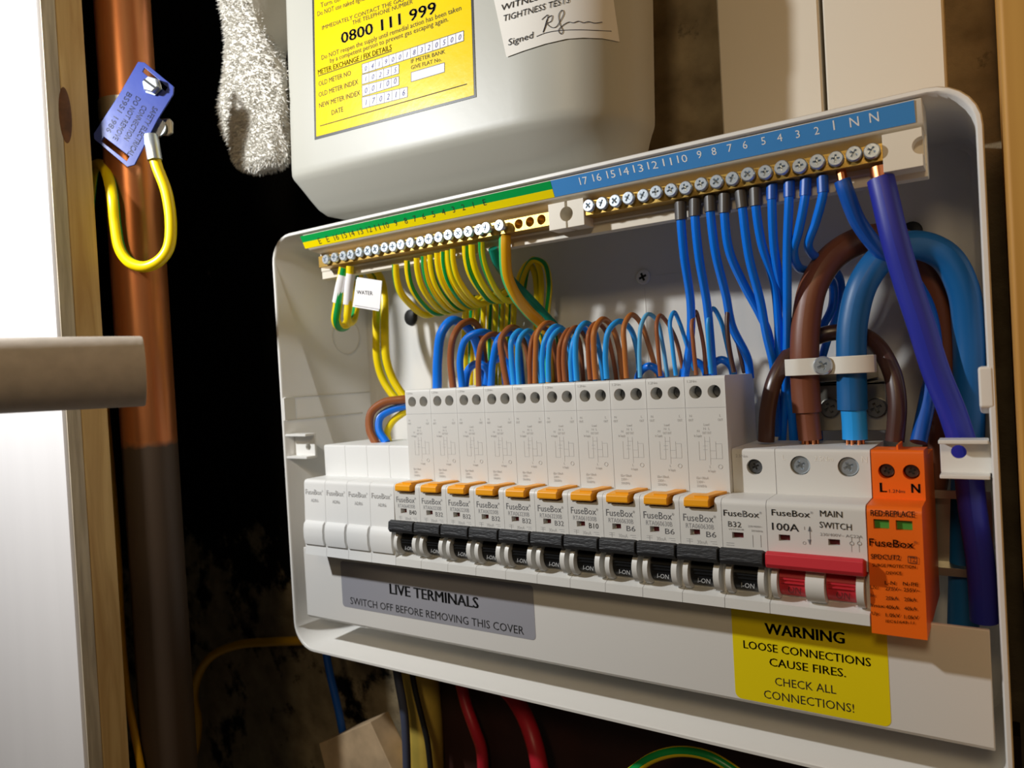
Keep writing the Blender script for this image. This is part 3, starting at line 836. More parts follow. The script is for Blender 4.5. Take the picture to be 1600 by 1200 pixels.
t = MB(); t.text('I-ON', (X + 7.0, -0.95, -35.6), (X + 12.2, -0.95, -35.6), 1.8, Vector((0, 0.25, 0.97)), 0.0, Vector((0, -0.5, 0.4))); t.build('on_mark', 'pale_print', dr)
t = MB(); ctext(t, c3, K, -0.2, [('FuseBox®', 108, 514, 320, 527, 34, 0.006), ('B32', 133, 574, 206, 580, 30, 0.006), ('WTM32B', 135, 592, 220, 596, 8, 0), ('230/400V~', 243, 577, 323, 582, 10, 0), ('50/60Hz', 262, 602, 325, 606, 10, 0)])
p = at(*c3(145, 670), -0.2); t.box(p.x - 1.6, p.x + 1.6, -0.22, -0.15, p.z - 0.6, p.z - 0.45).box(p.x - 1.6, p.x + 1.6, -0.22, -0.15, p.z + 0.3, p.z + 0.45)
for x in (268, 312):
    a = at(*c3(x, 622), -0.2); b2 = at(*c3(x, 688), -0.2); t.box(a.x - .07, a.x + .07, -0.22, -0.15, b2.z, a.z)
t.build('printed_text', 'grey_print', mc)
t = MB(); ctext(t, c3, K, YM - 0.1, [('2.5Nm', 175, 192, 240, 194, 16, 0)]); t.build('torque_mark', 'pale_print', mc)

# main switch
X = 270.0; W2 = 35.8
ms = thing('main_switch', 'wide white main switch with a red double lever, marked 100A', 'main switch', (X + 18, 30, -44.2))
wa = win(c3, 412, 475, 620, 655, -0.2); wb = win(c3, 685, 750, 645, 680, -0.2)
s1_ = at(*c3(530, 238), YM); s2_ = at(*c3(796, 246), YM)
bd = MB().px(body_profile(YM, ZM), X + 0.1, X + W2 + 0.1)
finish(cut(bd, [MB().cyl((s1_.x, YM - 5, s1_.z), (0, 1, 0), 3.95, 11, 28), MB().cyl((s2_.x, YM - 5, s2_.z), (0, 1, 0), 3.95, 11, 28), MB().box(wa[0], wa[1], -3, 2.4, wa[2], wa[3]), MB().box(wb[0], wb[1], -3, 2.4, wb[2], wb[3])], 'body', ORG[ms.name]), 'body', 'breaker_plastic', ms, 0, 35, ORG[ms.name])
for s_ in (s1_, s2_):
    q = Vector((s_.x, YM + 2.6, s_.z))
    finish(cross_head(3.7, 1.6, 'terminal_screw', q, 1.3), 'terminal_screw', 'zinc', ms, 0, 35, q).location = (q - ORG[ms.name]) * S
ck = MB(); cheek(ck, X + 1.5, X + 3.7); cheek(ck, X + 14.2, X + 21.0); cheek(ck, X + 32.0, X + 34.6)
ck.box(X + 0.1, X + 1.5, 2.5, 9, -39, -25).box(X + 34.6, X + W2 + 0.1, 2.5, 9, -39, -25); ck.build('lever_guard', 'breaker_plastic', ms)
iw = MB().box(wa[0] + .2, wa[1], 1.9, 2.4, wa[2], wa[3]).box(wb[0] + .2, wb[1], 1.9, 2.4, wb[2], wb[3]); iw.build('indicator_window', 'dark_red', ms)
lb = MB(); ld = MB(); lever(lb, ld, X + 0.3, X + 35.5, X + 3.9, X + 14.1); l2 = MB(); lever(l2, ld, 0, 1, X + 21.2, X + 31.9)
lv = lb.build('lever', 'red_plastic', ms, bevel=0.6); dr = ld.build('lever_drum', 'red_plastic', lv)
t = MB()
for xx in (X + 6.5, X + 24): t.text('ON', (xx + 0.6, -0.95, -35.8), (xx + 5.4, -0.95, -35.8), 2.8, Vector((0, 0.25, 0.97)), 0.0, Vector((0, -0.5, 0.4)))
t.build('on_mark', 'dark_red', dr)
t = MB(); ctext(t, c3, K, -0.2, [('FuseBox®', 373, 512, 602, 526, 34, 0.006), ('100A', 376, 592, 524, 603, 40, 0.01), ('MAIN', 640, 518, 763, 526, 34, 0.004), ('SWITCH', 638, 580, 815, 596, 34, 0.004), ('230/400V~ AC22A', 641, 624, 875, 640, 16, 0), ('I', 552, 592, 556, 592, 18, 0), ('O', 545, 674, 564, 675, 18, 0)])
a = at(*c3(582, 575), -0.2); b2 = at(*c3(583, 672), -0.2); t.box(a.x - .12, a.x + .12, -0.22, -0.15, b2.z, a.z)
for q, sg in ((a, 1), (b2, -1)): t.add([(q.x - .7, -0.22, q.z - 1.8 * sg), (q.x + .7, -0.22, q.z - 1.8 * sg), (q.x, -0.22, q.z + 0.3 * sg)], [(0, 1, 2)])
for x in (815, 857):
    q = at(*c3(x, 668), -0.2); t.ring((q.x, -0.2, q.z), (0, 1, 0), 0.7, 0.08, 12, 4); q2 = at(*c3(x, 715), -0.2); t.box(q2.x - .07, q2.x + .07, -0.22, -0.15, q2.z, q2.z + 3); t.box(q.x - .07, q.x + .07, -0.22, -0.15, q.z + .7, q.z + 2.6)
t.build('printed_text', 'grey_print', ms)
t = MB(); ctext(t, c3, K, YM - 0.1, [('L', 431, 206, 452, 207, 28, 0), ('2.5Nm', 608, 212, 710, 215, 26, 0), ('N', 870, 220, 900, 222, 33, 0)]); t.build('torque_mark', 'light_emboss', ms)

# surge protection device
X = 306.3; W3 = 18.0
sp_ = thing('surge_protector', 'bright orange surge protection device at the end of the row', 'surge protector', (X + 9, 30, -46))
prof = [(14.5, -46.5), (-2.2, -46.5), (-0.6, -2.6)] + arc(1.8, -2.4, 2.4, 180, 90)[1:] + [(YM - 1, -0.05), (YM - 1, ZM - 1.2)] + arc(YM + 0.2, ZM - 1.2, 1.2, 180, 90, 3)[1:] + [(34, ZM - 0.6), (34, 15), (56.5, 14.6), (56.5, -46.5)]
ga = win(c3, 935, 1022, 535, 588, -0.6); gb = win(c3, 1058, 1150, 542, 596, -0.6)
h1 = at(*c3(1006, 270), YM - 1); h2 = at(*c3(1143, 275), YM - 1)
bd = MB().px(prof, X + 0.1, X + W3)
finish(cut(bd, [MB().cyl((h1.x, YM - 6, h1.z), (0, 1, 0), 2.9, 12, 28), MB().cyl((h2.x, YM - 6, h2.z), (0, 1, 0), 2.9, 12, 28), MB().box(ga[0], ga[1], -4, 1.4, ga[2], ga[3]), MB().box(gb[0], gb[1], -4, 1.4, gb[2], gb[3])], 'body', ORG[sp_.name]), 'body', 'orange_plastic', sp_, 0, 35, ORG[sp_.name])
MB().box(ga[0] + .2, ga[1] - .1, 0.7, 1.4, ga[2] + .1, ga[3] - .1).box(gb[0] + .2, gb[1] - .1, 0.7, 1.4, gb[2] + .1, gb[3] - .1).build('status_flag', 'green_flag', sp_)
MB().box(X + 8.7, X + 9.3, 19, 34, ZM - 0.6, ZM + 1.6).build('divider', 'orange_plastic', sp_)
for s_ in (h1, h2):
    q = Vector((s_.x, YM + 3.5, s_.z))
    finish(cross_head(2.6, 1.4, 'terminal_screw', q, 1.1), 'terminal_screw', 'dark_bolt', sp_, 0, 35, q).location = (q - ORG[sp_.name]) * S
t = MB(); ctext(t, c3, K, YM - 1.1, [('L', 970, 384, 1010, 385, 52, 0.02), ('1.2Nm', 1022, 387, 1108, 390, 18, 0), ('N', 1146, 388, 1192, 390, 50, 0.02)])
def yb(v):  # the front leans forward a little towards its foot
    return -0.75 - 1.6 * max(0, v - 420) / 740
for s, x0, y0, x1, y1, cp, bd in [('RED:REPLACE', 920, 514, 1163, 524, 32, 0.012), ('FuseBox®', 913, 680, 1178, 697, 42, 0.008), ('SPDCUT2', 921, 752, 1082, 760, 27, 0.012), ('T2', 1132, 768, 1168, 770, 26, 0), ('SURGE PROTECTION', 930, 794, 1168, 807, 17, 0.006), ('DEVICE', 1005, 838, 1090, 841, 17, 0.006),
          ('L-N', 998, 893, 1055, 897, 20, 0.01), ('N-PE', 1098, 899, 1182, 905, 20, 0.01), ('Uc:', 917, 917, 965, 920, 18, 0.006), ('275V~', 1000, 925, 1088, 931, 20, 0.008), ('255V~', 1102, 932, 1190, 938, 20, 0.008), ('In:', 920, 962, 950, 964, 18, 0.006), ('20kA', 1003, 978, 1072, 982, 20, 0.008), ('20kA', 1105, 985, 1172, 989, 20, 0.008),
          ('Imax:', 920, 1016, 1000, 1023, 18, 0.006), ('40kA', 1003, 1027, 1075, 1032, 20, 0.008), ('40kA', 1105, 1035, 1174, 1039, 20, 0.008), ('Up:', 925, 1060, 970, 1064, 18, 0.006), ('1.0kV', 1003, 1071, 1082, 1077, 20, 0.008), ('1.0kV', 1105, 1082, 1183, 1087, 20, 0.008), ('IEC61643-11', 1003, 1103, 1160, 1114, 15, 0.006)]:
    ctext(t, c3, K, yb(y0) - 0.1, [(s, x0, y0, x1, y1, cp, bd)])
q0 = at(*c3(1125, 738), -1.6); q1 = at(*c3(1176, 778), -1.6)
for a, b2 in (((q0.x, q0.z), (q1.x, q0.z)), ((q1.x, q0.z), (q1.x, q1.z)), ((q1.x, q1.z), (q0.x, q1.z)), ((q0.x, q1.z), (q0.x, q0.z))):
    t.line((a[0], -1.66, a[1]), (b2[0], -1.66, b2[1]), 0.25)
t.build('printed_text', 'brown_print', sp_)

# ------------------------------------------------------------------ wires
def wire(name, label, material, pts, wpx, group=None, cat='wire', extra=None, n=12, phase=None, twist=0.0, taper=None):
    P = [at(*q) for q in pts]
    r = wpx * dist(P[len(P) // 3]) / F_PX / 2
    mb = MB().tube(P, r, n, 7, phase=random.random() if phase is None else phase, twist=twist)
    o = mb.build(name, material, None, org=P[0])
    tag(o, label, cat, group)
    if extra:
        for nm, mt, i0, i1, k, ny in extra:
            A = P[i0]; d = (P[i1] - P[i0]).normalized()
            MB().tube([A, A + d * k * 0.5, A + d * k], r * ny, 14, 3).build(nm, mt, o)
    return o

# thin leads arching out of the tops of the breakers
FY = 38.0
BRK = ['B40 breaker', 'B32 breaker beside the B40 one', 'third tall breaker', 'fourth tall breaker', 'fifth tall breaker', 'sixth tall breaker', 'B10 breaker', 'B6 breaker beside the B10 one', 'middle B6 breaker', 'last B6 breaker']
LEADS = [  # breaker, colour words, material, width px, [foot, rise, apex, back ...] as (u, v, dy)
    (0, 'thick blue', 'blue_wire', 15, [(683, 607, 0), (684, 560, 0), (690, 520, 1), (706, 501, 6), (726, 508, 14), (742, 530, 22), (752, 570, 28), (756, 605, 30)]),
    (0, 'brown', 'brown_wire', 11, [(708, 606, 0), (704, 560, 0), (708, 528, 1), (720, 508, 6), (737, 502, 14), (750, 516, 24), (757, 560, 30), (760, 600, 32)]),
    (1, 'blue', 'blue_wire', 11, [(722, 605, 0), (719, 560, 0), (728, 530, 2), (750, 519, 7), (770, 524, 15), (784, 550, 22), (790, 600, 26)]),
    (1, 'brown', 'brown_wire', 9, [(748, 604, 0), (748, 560, 0), (755, 532, 2), (770, 522, 8), (786, 530, 16), (796, 560, 22), (800, 600, 26)]),
    (2, 'blue', 'blue_wire', 11, [(767, 604, 0), (770, 565, 0), (779, 530, 2), (795, 520, 10), (808, 535, 18), (816, 600, 26)]),
    (2, 'brown', 'brown_wire', 10, [(792, 602, 0), (785, 560, 0), (783, 530, 1), (797, 512, 6), (813, 518, 14), (824, 550, 22), (830, 600, 26)]),
    (3, 'first blue', 'sky_wire', 9, [(803, 601, 0), (799, 560, 0), (800, 530, 1), (812, 517, 6), (826, 530, 14), (835, 600, 22)]),
    (3, 'second blue', 'sky_wire', 8.5, [(811, 601, 0), (809, 560, 0), (812, 530, 1), (825, 517, 6), (838, 530, 14), (846, 600, 22)]),
    (3, 'first brown', 'brown_wire', 7.5, [(828, 600, 0), (828, 560, 0), (832, 530, 2), (846, 512, 8), (862, 525, 16), (870, 600, 24)]),
    (3, 'second brown', 'tan_wire', 8.5, [(836, 599, 0), (837, 550, 0), (840, 520, 1), (853, 505, 5), (870, 512, 14), (882, 560, 22), (886, 600, 26)]),
    (4, 'first blue', 'sky_wire', 8.5, [(848, 598, 0), (847, 560, 0), (852, 530, 1), (867, 510, 6), (884, 520, 14), (894, 600, 24)]),
    (4, 'second blue', 'sky_wire', 8.5, [(857, 597, 0), (857, 555, 0), (861, 530, 1), (875, 515, 6), (889, 530, 14), (896, 600, 24)]),
    (4, 'first brown', 'brown_wire', 7.5, [(875, 597, 0), (873, 560, 0), (876, 535, 1), (889, 515, 6), (904, 530, 15), (912, 600, 24)]),
    (4, 'second brown', 'brown_wire', 8.5, [(883, 596, 0), (881, 560, 0), (885, 530, 1), (898, 512, 6), (914, 525, 15), (924, 600, 24)]),
    (5, 'first blue', 'sky_wire', 8, [(893, 595, 0), (892, 560, 0), (897, 530, 2), (910, 512, 8), (922, 530, 16), (930, 600, 24)]),
    (5, 'second blue', 'sky_wire', 9, [(901, 595, 0), (899, 550, 0), (902, 520, 1), (914, 505, 5), (928, 515, 13), (938, 555, 20), (944, 600, 24)]),
    (5, 'first brown', 'brown_wire', 7.5, [(922, 593, 0), (919, 550, 0), (920, 520, 1), (931, 505, 6), (945, 515, 14), (958, 560, 22), (964, 600, 26)]),
    (5, 'second brown', 'tan_wire', 9.5, [(931, 593, 0), (928, 550, 0), (929, 516, 1), (941, 499, 6), (956, 510, 14), (967, 545, 20), (973, 592, 24)]),
    (6, 'blue', 'sky_wire', 9, [(948, 592, 0), (946, 552, 0), (951, 517, 1), (967, 502, 6), (985, 514, 14), (995, 545, 20), (1000, 590, 24)]),
    (6, 'tan brown', 'tan_wire', 8.5, [(979, 591, 0), (976, 545, 0), (975, 510, 1), (986, 492, 5), (1000, 503, 12), (1014, 540, 18), (1027, 586, 24)]),
    (7, 'pale blue', 'pale_blue_wire', 6.7, [(1000, 590, 0), (999, 545, 0), (1002, 508, 1), (1012, 491, 5), (1026, 500, 11), (1035, 536, 16), (1043, 588, 22)]),
    (7, 'brown', 'brown_wire', 6.7, [(1032, 588, 0), (1028, 540, 0), (1026, 505, 1), (1031, 493, 4), (1041, 502, 9), (1056, 530, 15), (1068, 580, 22)]),
    (8, 'blue', 'sky_wire', 6.7, [(1056, 587, 0), (1050, 535, 0), (1047, 502, 1), (1053, 488, 4), (1061, 502, 9), (1074, 542, 15), (1085, 578, 20)]),
    (8, 'brown', 'brown_wire', 6.7, [(1088, 586, 0), (1083, 535, 0), (1081, 505, 1), (1087, 487, 4), (1094, 512, 9), (1100, 545, 14), (1103, 584, 18)]),
    (9, 'blue', 'sky_wire', 7.2, [(1111, 584, 0), (1107, 530, 0), (1107, 496, 1), (1114, 482, 4), (1126, 501, 9), (1138, 548, 15), (1146, 584, 20)]),
    (9, 'brown', 'dark_brown_wire', 7.4, [(1147, 582, 0), (1139, 540, 0), (1136, 500, 1), (1139, 479, 3), (1145, 502, 8), (1155, 545, 13), (1163, 582, 18)]),
]
for b_i, cw, mt, wp, pts in LEADS:
    wire('breaker_lead', '%s lead arching from the top of the %s' % (cw, BRK[b_i]), mt, [(u, v, FY + dy) for u, v, dy in pts], wp, 'leads arching from the breaker tops', n=12)

# neutral wires hanging from the blue labelled bar
NY = 22.5
NEUT = [  # terminal number, boot material, sleeve length, points
    ('10', 'grey_boot', [(1063, 316, 0), (1064, 344, 0), (1069, 400, 4), (1079, 470, 14), (1079, 525, 22), (1070, 590, 30)]),
    ('9', 'grey_boot', [(1086, 311, 0), (1086, 338, 0), (1092, 400, 4), (1104, 470, 14), (1110, 530, 22), (1114, 586, 30)]),
    ('8', 'grey_boot', [(1109, 306, 0), (1110, 331, 0), (1118, 395, 4), (1134, 460, 14), (1144, 510, 22), (1168, 560, 30), (1172, 590, 34)]),
    ('7', 'grey_boot', [(1132, 303, 0), (1132, 333, 0), (1139, 390, 4), (1160, 440, 12), (1187, 490, 20), (1200, 520, 26), (1212, 590, 34)]),
    ('6', 'grey_boot', [(1157, 298, 0), (1160, 325, 0), (1170, 400, 5), (1188, 470, 13), (1197, 520, 18), (1210, 580, 26), (1214, 680, 36)]),
    ('5', 'grey_boot', [(1180, 294, 0), (1181, 322, 0), (1190, 380, 5), (1210, 445, 14), (1216, 500, 18), (1218, 550, 24), (1236, 640, 34), (1240, 690, 40)]),
    ('4', 'blue_boot', [(1206, 288, 0), (1206, 312, 0), (1209, 380, 5), (1218, 440, 14), (1228, 480, 22), (1236, 560, 32), (1250, 690, 42)]),
    ('3', 'blue_boot', [(1233, 283, 0), (1233, 308, 0), (1230, 390, 6), (1230, 470, 12), (1229, 560, 24), (1225, 640, 34), (1222, 690, 40)]),
    ('2', 'blue_boot', [(1259, 279, 0), (1258, 306, 0), (1248, 360, 4), (1240, 392, 8), (1247, 417, 16), (1272, 425, 32), (1299, 440, 44), (1300, 480, 48), (1275, 530, 48), (1262, 600, 46), (1258, 690, 44)]),
    ('1', 'blue_boot', [(1285, 275, 0), (1286, 301, 0), (1275, 345, 4), (1263, 380, 8), (1269, 397, 16), (1295, 412, 34), (1313, 440, 48), (1312, 480, 52), (1290, 540, 54), (1275, 610, 52), (1280, 690, 48)]),
]
for num, bm_t, pts in NEUT:
    big = bm_t == 'grey_boot'
    wire('neutral_wire', 'blue wire with a %s end sleeve in the terminal numbered %s' % ('dark grey' if big else 'blue', num), 'blue_wire', [(u, v, NY + dy) for u, v, dy in pts], 14, 'blue neutral wires under the blue label',
         extra=[('end_sleeve', bm_t, 0, 1, (at(*pts[1][:2], NY) - at(*pts[0][:2], NY)).length, 1.32 if big else 1.18)])
# low loops of blue wire behind the breaker tops
for i, (u, v, wds) in enumerate([(1016, 572, 'behind the B6 breaker beside the B10 one'), (1086, 565, 'behind the middle B6 breaker'), (1128, 562, 'behind the last B6 breaker'), (782, 560, 'behind the third tall breaker'), (748, 568, 'behind the breaker next to the B40 one')]):
    wire('neutral_wire', 'low blue wire loop ' + wds, 'blue_wire', [(u - 22, v + 40, 62), (u - 16, v + 10, 60), (u, v, 58), (u + 14, v + 10, 60), (u + 20, v + 40, 62)], 12, 'blue neutral loops behind the breakers')

# earth wires
EY = 22.0
TOP = [(618, 413), (636, 407), (651, 403), (662, 400), (672, 398), (683, 395), (692, 393), (700, 391), (707, 389), (727, 384), (737, 382), (752, 378)]
for i, (u, v) in enumerate(TOP):
    vb = 492 - i * 2.2
    ub = u + 46 - i * 0.4
    vu = 712 + i * 9.5
    back = [(vu + 12, vb - 22, 72), (vu + 14, 520, 78), (vu + 14, 602, 74)]
    if i == 9: back = [(800, 470, 70), (815, 425, 76), (826, 412, 76), (836, 430, 76), (838, 500, 76), (834, 600, 72)]
    if i == 10: back = [(815, 465, 70), (824, 420, 75), (834, 405, 75), (844, 425, 75), (844, 500, 76), (842, 600, 72)]
    if i == 11: back = [(812, 470, 66), (818, 430, 72), (832, 407, 73), (850, 412, 73), (858, 440, 73), (854, 500, 74), (848, 600, 70)]
    vbb = vb if i < 9 else 470
    pts = [(u, v, EY), (u + 1, v + 18, EY + 1), (u + 7, v + 42, EY + 4), (u + 23, vbb - 17, EY + 12), (ub, vbb, EY + 24), (ub + 26, vbb - 8, EY + 38)] + back
    wd = 11 if i == 0 else (9.2 if i < 9 else 10)
    nth = ['first', 'second', 'third', 'fourth', 'fifth', 'sixth', 'seventh', 'eighth', 'ninth', 'tenth', 'eleventh', 'twelfth'][i]
    wire('earth_wire', 'drooping yellow and green wire, %s of the twelve counting from the WATER tag' % nth, 'earth_wire', pts, wd, 'drooping earth wires under the green label', phase=0.30 + 0.37 * i, twist=0.02)
# wires with white marker sleeves
o = wire('earth_wire', 'short yellow and green wire with a plain white sleeve, beside the WATER tag', 'earth_wire', [(537, 418, 22), (533, 440, 22), (528, 475, 22), (525, 500, 22), (530, 510, 26), (541, 508, 34), (548, 480, 42), (552, 440, 46)], 15, phase=0.55)
A = [at(536, 430, 22), at(531, 452, 22), at(527, 473, 22)]; MB().tube(A, 3.1, 16, 5).build('marker_sleeve', 'sleeve_white', o)
o = wire('earth_wire', 'short yellow and green wire carrying the white WATER tag, under the brass bar', 'earth_wire', [(547, 416, 23), (546, 440, 23), (544, 475, 23), (543, 498, 23), (547, 504, 27), (553, 498, 34), (558, 470, 40), (562, 430, 44)], 12, phase=0.1)
A = [at(548, 428, 23), at(545, 452, 23), at(543, 476, 23)]; MB().tube(A, 2.7, 16, 5).build('marker_sleeve', 'sleeve_white', o)
YW = 21.0
c = crop(480, 340, 6.667)
fl = [at(*c(x, y), YW) for x, y in ((480, 910), (520, 620), (778, 658), (755, 955))]
fm = MB().loft([fl, [p + Vector((0.1, 0.4, 0)) for p in fl]]).loft([[p + Vector((-1.5, 0.8, -0.9)) for p in fl], [p + Vector((-1.5, 1.1, -0.9)) for p in fl]])
fo = fm.build('flag_tag', 'sleeve_white', o)
t = MB(); u0, v0 = c(517, 795); u1, v1 = c(683, 808); ptext(t, 'WATER', u0, v0, u1, v1, 6.0, YW - 0.15); t.build('printed_text', 'black_print', fo)
# pair running down the left side
for i, (dx, wd, lab) in enumerate(((0, 12, 'outer'), (13, 13, 'inner'))):
    wire('earth_wire', 'long yellow and green wire running down beside the left wall, %s of the pair' % lab, 'earth_wire', [(566 + dx, 418, 60), (580 + dx, 432, 58), (587 + dx, 460, 54), (588 + dx, 510, 52), (589 + dx * 1.1, 560, 52), (597 + dx * 1.2, 590, 54), (612 + dx * 1.2, 615, 56), (636 + dx, 640, 58)], wd, 'pair of earth wires down the left side', phase=0.20 + 0.05 * i)
# heavy earth conductors
wire('earth_conductor', 'thick green and yellow conductor from the bar under the empty screw holes', 'big_earth_wire', [(789, 368, 22), (789, 390, 22), (792, 430, 25), (806, 462, 32), (826, 487, 42), (848, 510, 52), (858, 545, 58), (858, 600, 60)], 19, cat='cable', phase=0.28, n=18)
mat('teal_wire', '0a7f6a', 0.35)
wire('earth_conductor', 'dark green conductor just behind the thick green and yellow one', 'teal_wire', [(770, 388, 25), (778, 412, 30), (800, 440, 42), (825, 465, 50), (850, 492, 58), (872, 520, 64), (878, 600, 66)], 15, cat='cable')
# wires looping in behind the blank modules
for cw, mt, pts, wd in (('brown', 'brown_wire', [(588, 694, 34), (578, 672, 34), (580, 645, 36), (600, 629, 40), (630, 624, 46), (650, 622, 52)], 13),
                        ('blue', 'blue_wire', [(604, 692, 38), (592, 672, 38), (594, 652, 40), (612, 640, 44), (640, 632, 50)], 13),
                        ('green and yellow', 'earth_wire', [(608, 692, 44), (605, 676, 44), (614, 658, 46), (632, 644, 50), (650, 632, 54)], 11)):
    wire('feed_wire', '%s wire looping in behind the white blank modules' % cw, mt, pts, wd, 'wires looping behind the blank modules')
# outgoing white cables seen low on the back wall
for i, (u, lab) in enumerate(((0, 'nearer the yellow pair'), (32, 'farther from the yellow pair'))):
    pass

# heavy tails into the main switch
def tail(name, label, outer, inner, pts, wpx, cutv, inner_pts, inner_w):
    P = [at(*q) for q in pts]
    r = wpx * dist(P[1]) / F_PX / 2
    o = tag(MB().tube(P, r, 24, 9).build(name, outer, None, org=P[0]), label, 'cable')
    Q = [at(*q) for q in inner_pts]
    ri = inner_w * dist(Q[0]) / F_PX / 2
    MB().tube(Q, ri, 20, 4).build('inner_insulation', inner, o)
    st_ = MB()
    for k in range(7):
        a = 2 * math.pi * k / 7; e = Q[0] + Vector((math.cos(a), math.sin(a), 0)) * ri * 0.6
        st_.tube([e + Vector((0, 0, 1.0)), e + Vector((0, 0, -4.0))], 0.75, 8, 2)
    st_.build('copper_strands', 'copper_strand', o)
    return o
TY = 40.0
tail('supply_tail', 'thick brown supply cable arching into the main switch under the white clamp', 'tail_brown', 'tail_brown',
     [(1261, 644, TY), (1258, 600, TY), (1257, 560, TY - 1), (1260, 500, TY), (1272, 445, TY + 2), (1305, 398, TY + 8), (1360, 372, TY + 16), (1410, 380, TY + 22), (1450, 425, TY + 26), (1475, 500, TY + 30), (1480, 580, TY + 32), (1468, 680, TY + 34), (1450, 800, TY + 36)], 43, 640,
     [(1266, 687, TY), (1263, 660, TY), (1261, 640, TY)], 35)
tail('supply_tail', 'thick blue supply cable arching into the main switch under the white clamp', 'tail_blue', 'sky_wire',
     [(1332, 640, TY), (1331, 600, TY), (1330, 560, TY - 1), (1333, 500, TY - 1), (1350, 440, TY), (1385, 397, TY + 4), (1430, 383, TY + 8), (1475, 400, TY + 12), (1504, 450, TY + 16), (1513, 520, TY + 20), (1514, 620, TY + 22), (1512, 720, TY + 24), (1508, 850, TY + 26), (1505, 980, TY + 26)], 44, 640,
     [(1336, 686, TY), (1335, 660, TY), (1333, 636, TY)], 37)
wire('feed_cable', 'dark brown cable bridging from the short breaker to the orange surge protector', 'dark_brown_wire', [(1197, 690, 38), (1200, 640, 38), (1212, 590, 40), (1240, 548, 46), (1290, 522, 54), (1335, 520, 54), (1368, 538, 48), (1393, 580, 42), (1402, 630, 39), (1398, 690, 38)], 25, cat='cable', n=18)
o = wire('neutral_cable', 'dark blue cable from the bar to the orange surge protector, passing behind the violet one', 'deep_blue_wire', [(1316, 282, 22.5), (1322, 300, 23), (1340, 345, 28), (1372, 388, 36), (1410, 420, 46), (1448, 480, 54), (1460, 560, 52), (1450, 620, 46), (1435, 691, 38)], 24, cat='cable', n=18)
A = at(1316, 284, 22.5); MB().tube([A + Vector((0.3, 0, 0)), A + Vector((-0.4, 0, 5.5))], 1.9, 10, 3).build('copper_strands', 'copper_strand', o)
o = wire('main_neutral_cable', 'fat violet blue cable falling from the last bar terminal past the fixing lug', 'violet_wire', [(1376, 280, 22.5), (1383, 310, 22), (1397, 370, 22), (1417, 440, 24), (1440, 510, 26), (1462, 580, 29), (1490, 650, 32), (1510, 720, 34), (1520, 800, 36), (1532, 880, 38), (1538, 970, 40)], 40, cat='cable', n=20)
A = at(1376, 283, 22.5); MB().tube([A, A + Vector((-0.6, 0, 5.5))], 3.2, 12, 3).build('copper_strands', 'copper_strand', o)

# cable clamp over the tails
YK = TY - 9.5
a = at(1222, 575, YK + 1); b2 = at(1365, 568, YK + 1); zc = (a.z + b2.z) / 2; hz = 3.6
ck_ = thing('cable_clamp', 'white nylon strap screwed across the two thick supply cables on a metal bracket', 'cable clamp', ((a.x + b2.x) / 2, YK, zc))
m1, m2 = at(1258, 570, TY).x, at(1330, 568, TY).x; mid = at(1285, 571, YK).x
path = [(a.x, TY), (a.x + 0.5, YK + 3.5), (a.x + 3.5, YK + 1.0), (m1, YK), (mid - 3, YK + 2.0), (mid + 3, YK + 2.2), (m2 - 4, YK + 0.6), (m2, YK - 0.2), (b2.x - 3, YK + 0.6), (b2.x, YK + 3), (b2.x, TY)]
inn = [(x + (0.9 if i < 1 else -0.9 if i > 9 else 0), y + (1.6 if 0 < i < 10 else 0)) for i, (x, y) in enumerate(path)]
MB().pz(path + inn[::-1], zc - hz, zc + hz).build('strap', 'nylon', ck_, bevel=0.3)
q = Vector((mid, YK + 1.6, zc + 0.2))
finish(cross_head(3.9, 1.7, 'clamp_screw', q, 1.4), 'clamp_screw', 'zinc', ck_, 0, 35, q).location = (q - ORG[ck_.name]) * S
p0 = at(1258, 600, 62); p1 = at(1388, 672, 62)
pa = at(1272, 548, 70); pb_ = at(1362, 590, 70)
bk = MB().box(p0.x, p1.x, 60, 62, p1.z, p0.z).box(p0.x, p1.x, 60, 92, p0.z - 1.5, p0.z).box(pa.x, pb_.x, 50, 92, p0.z + 1, p0.z + 9)
bk.build('bracket', 'steel', ck_, bevel=0.4)
for u in (1298, 1370):
    q = at(u, 637, 60); q = Vector((q.x, 60, q.z))
    finish(cross_head(4.4, 2.6, 'bracket_bolt', q, 1.6), 'bracket_bolt', 'dark_bolt', ck_, 0, 35, q).location = (q - ORG[ck_.name]) * S

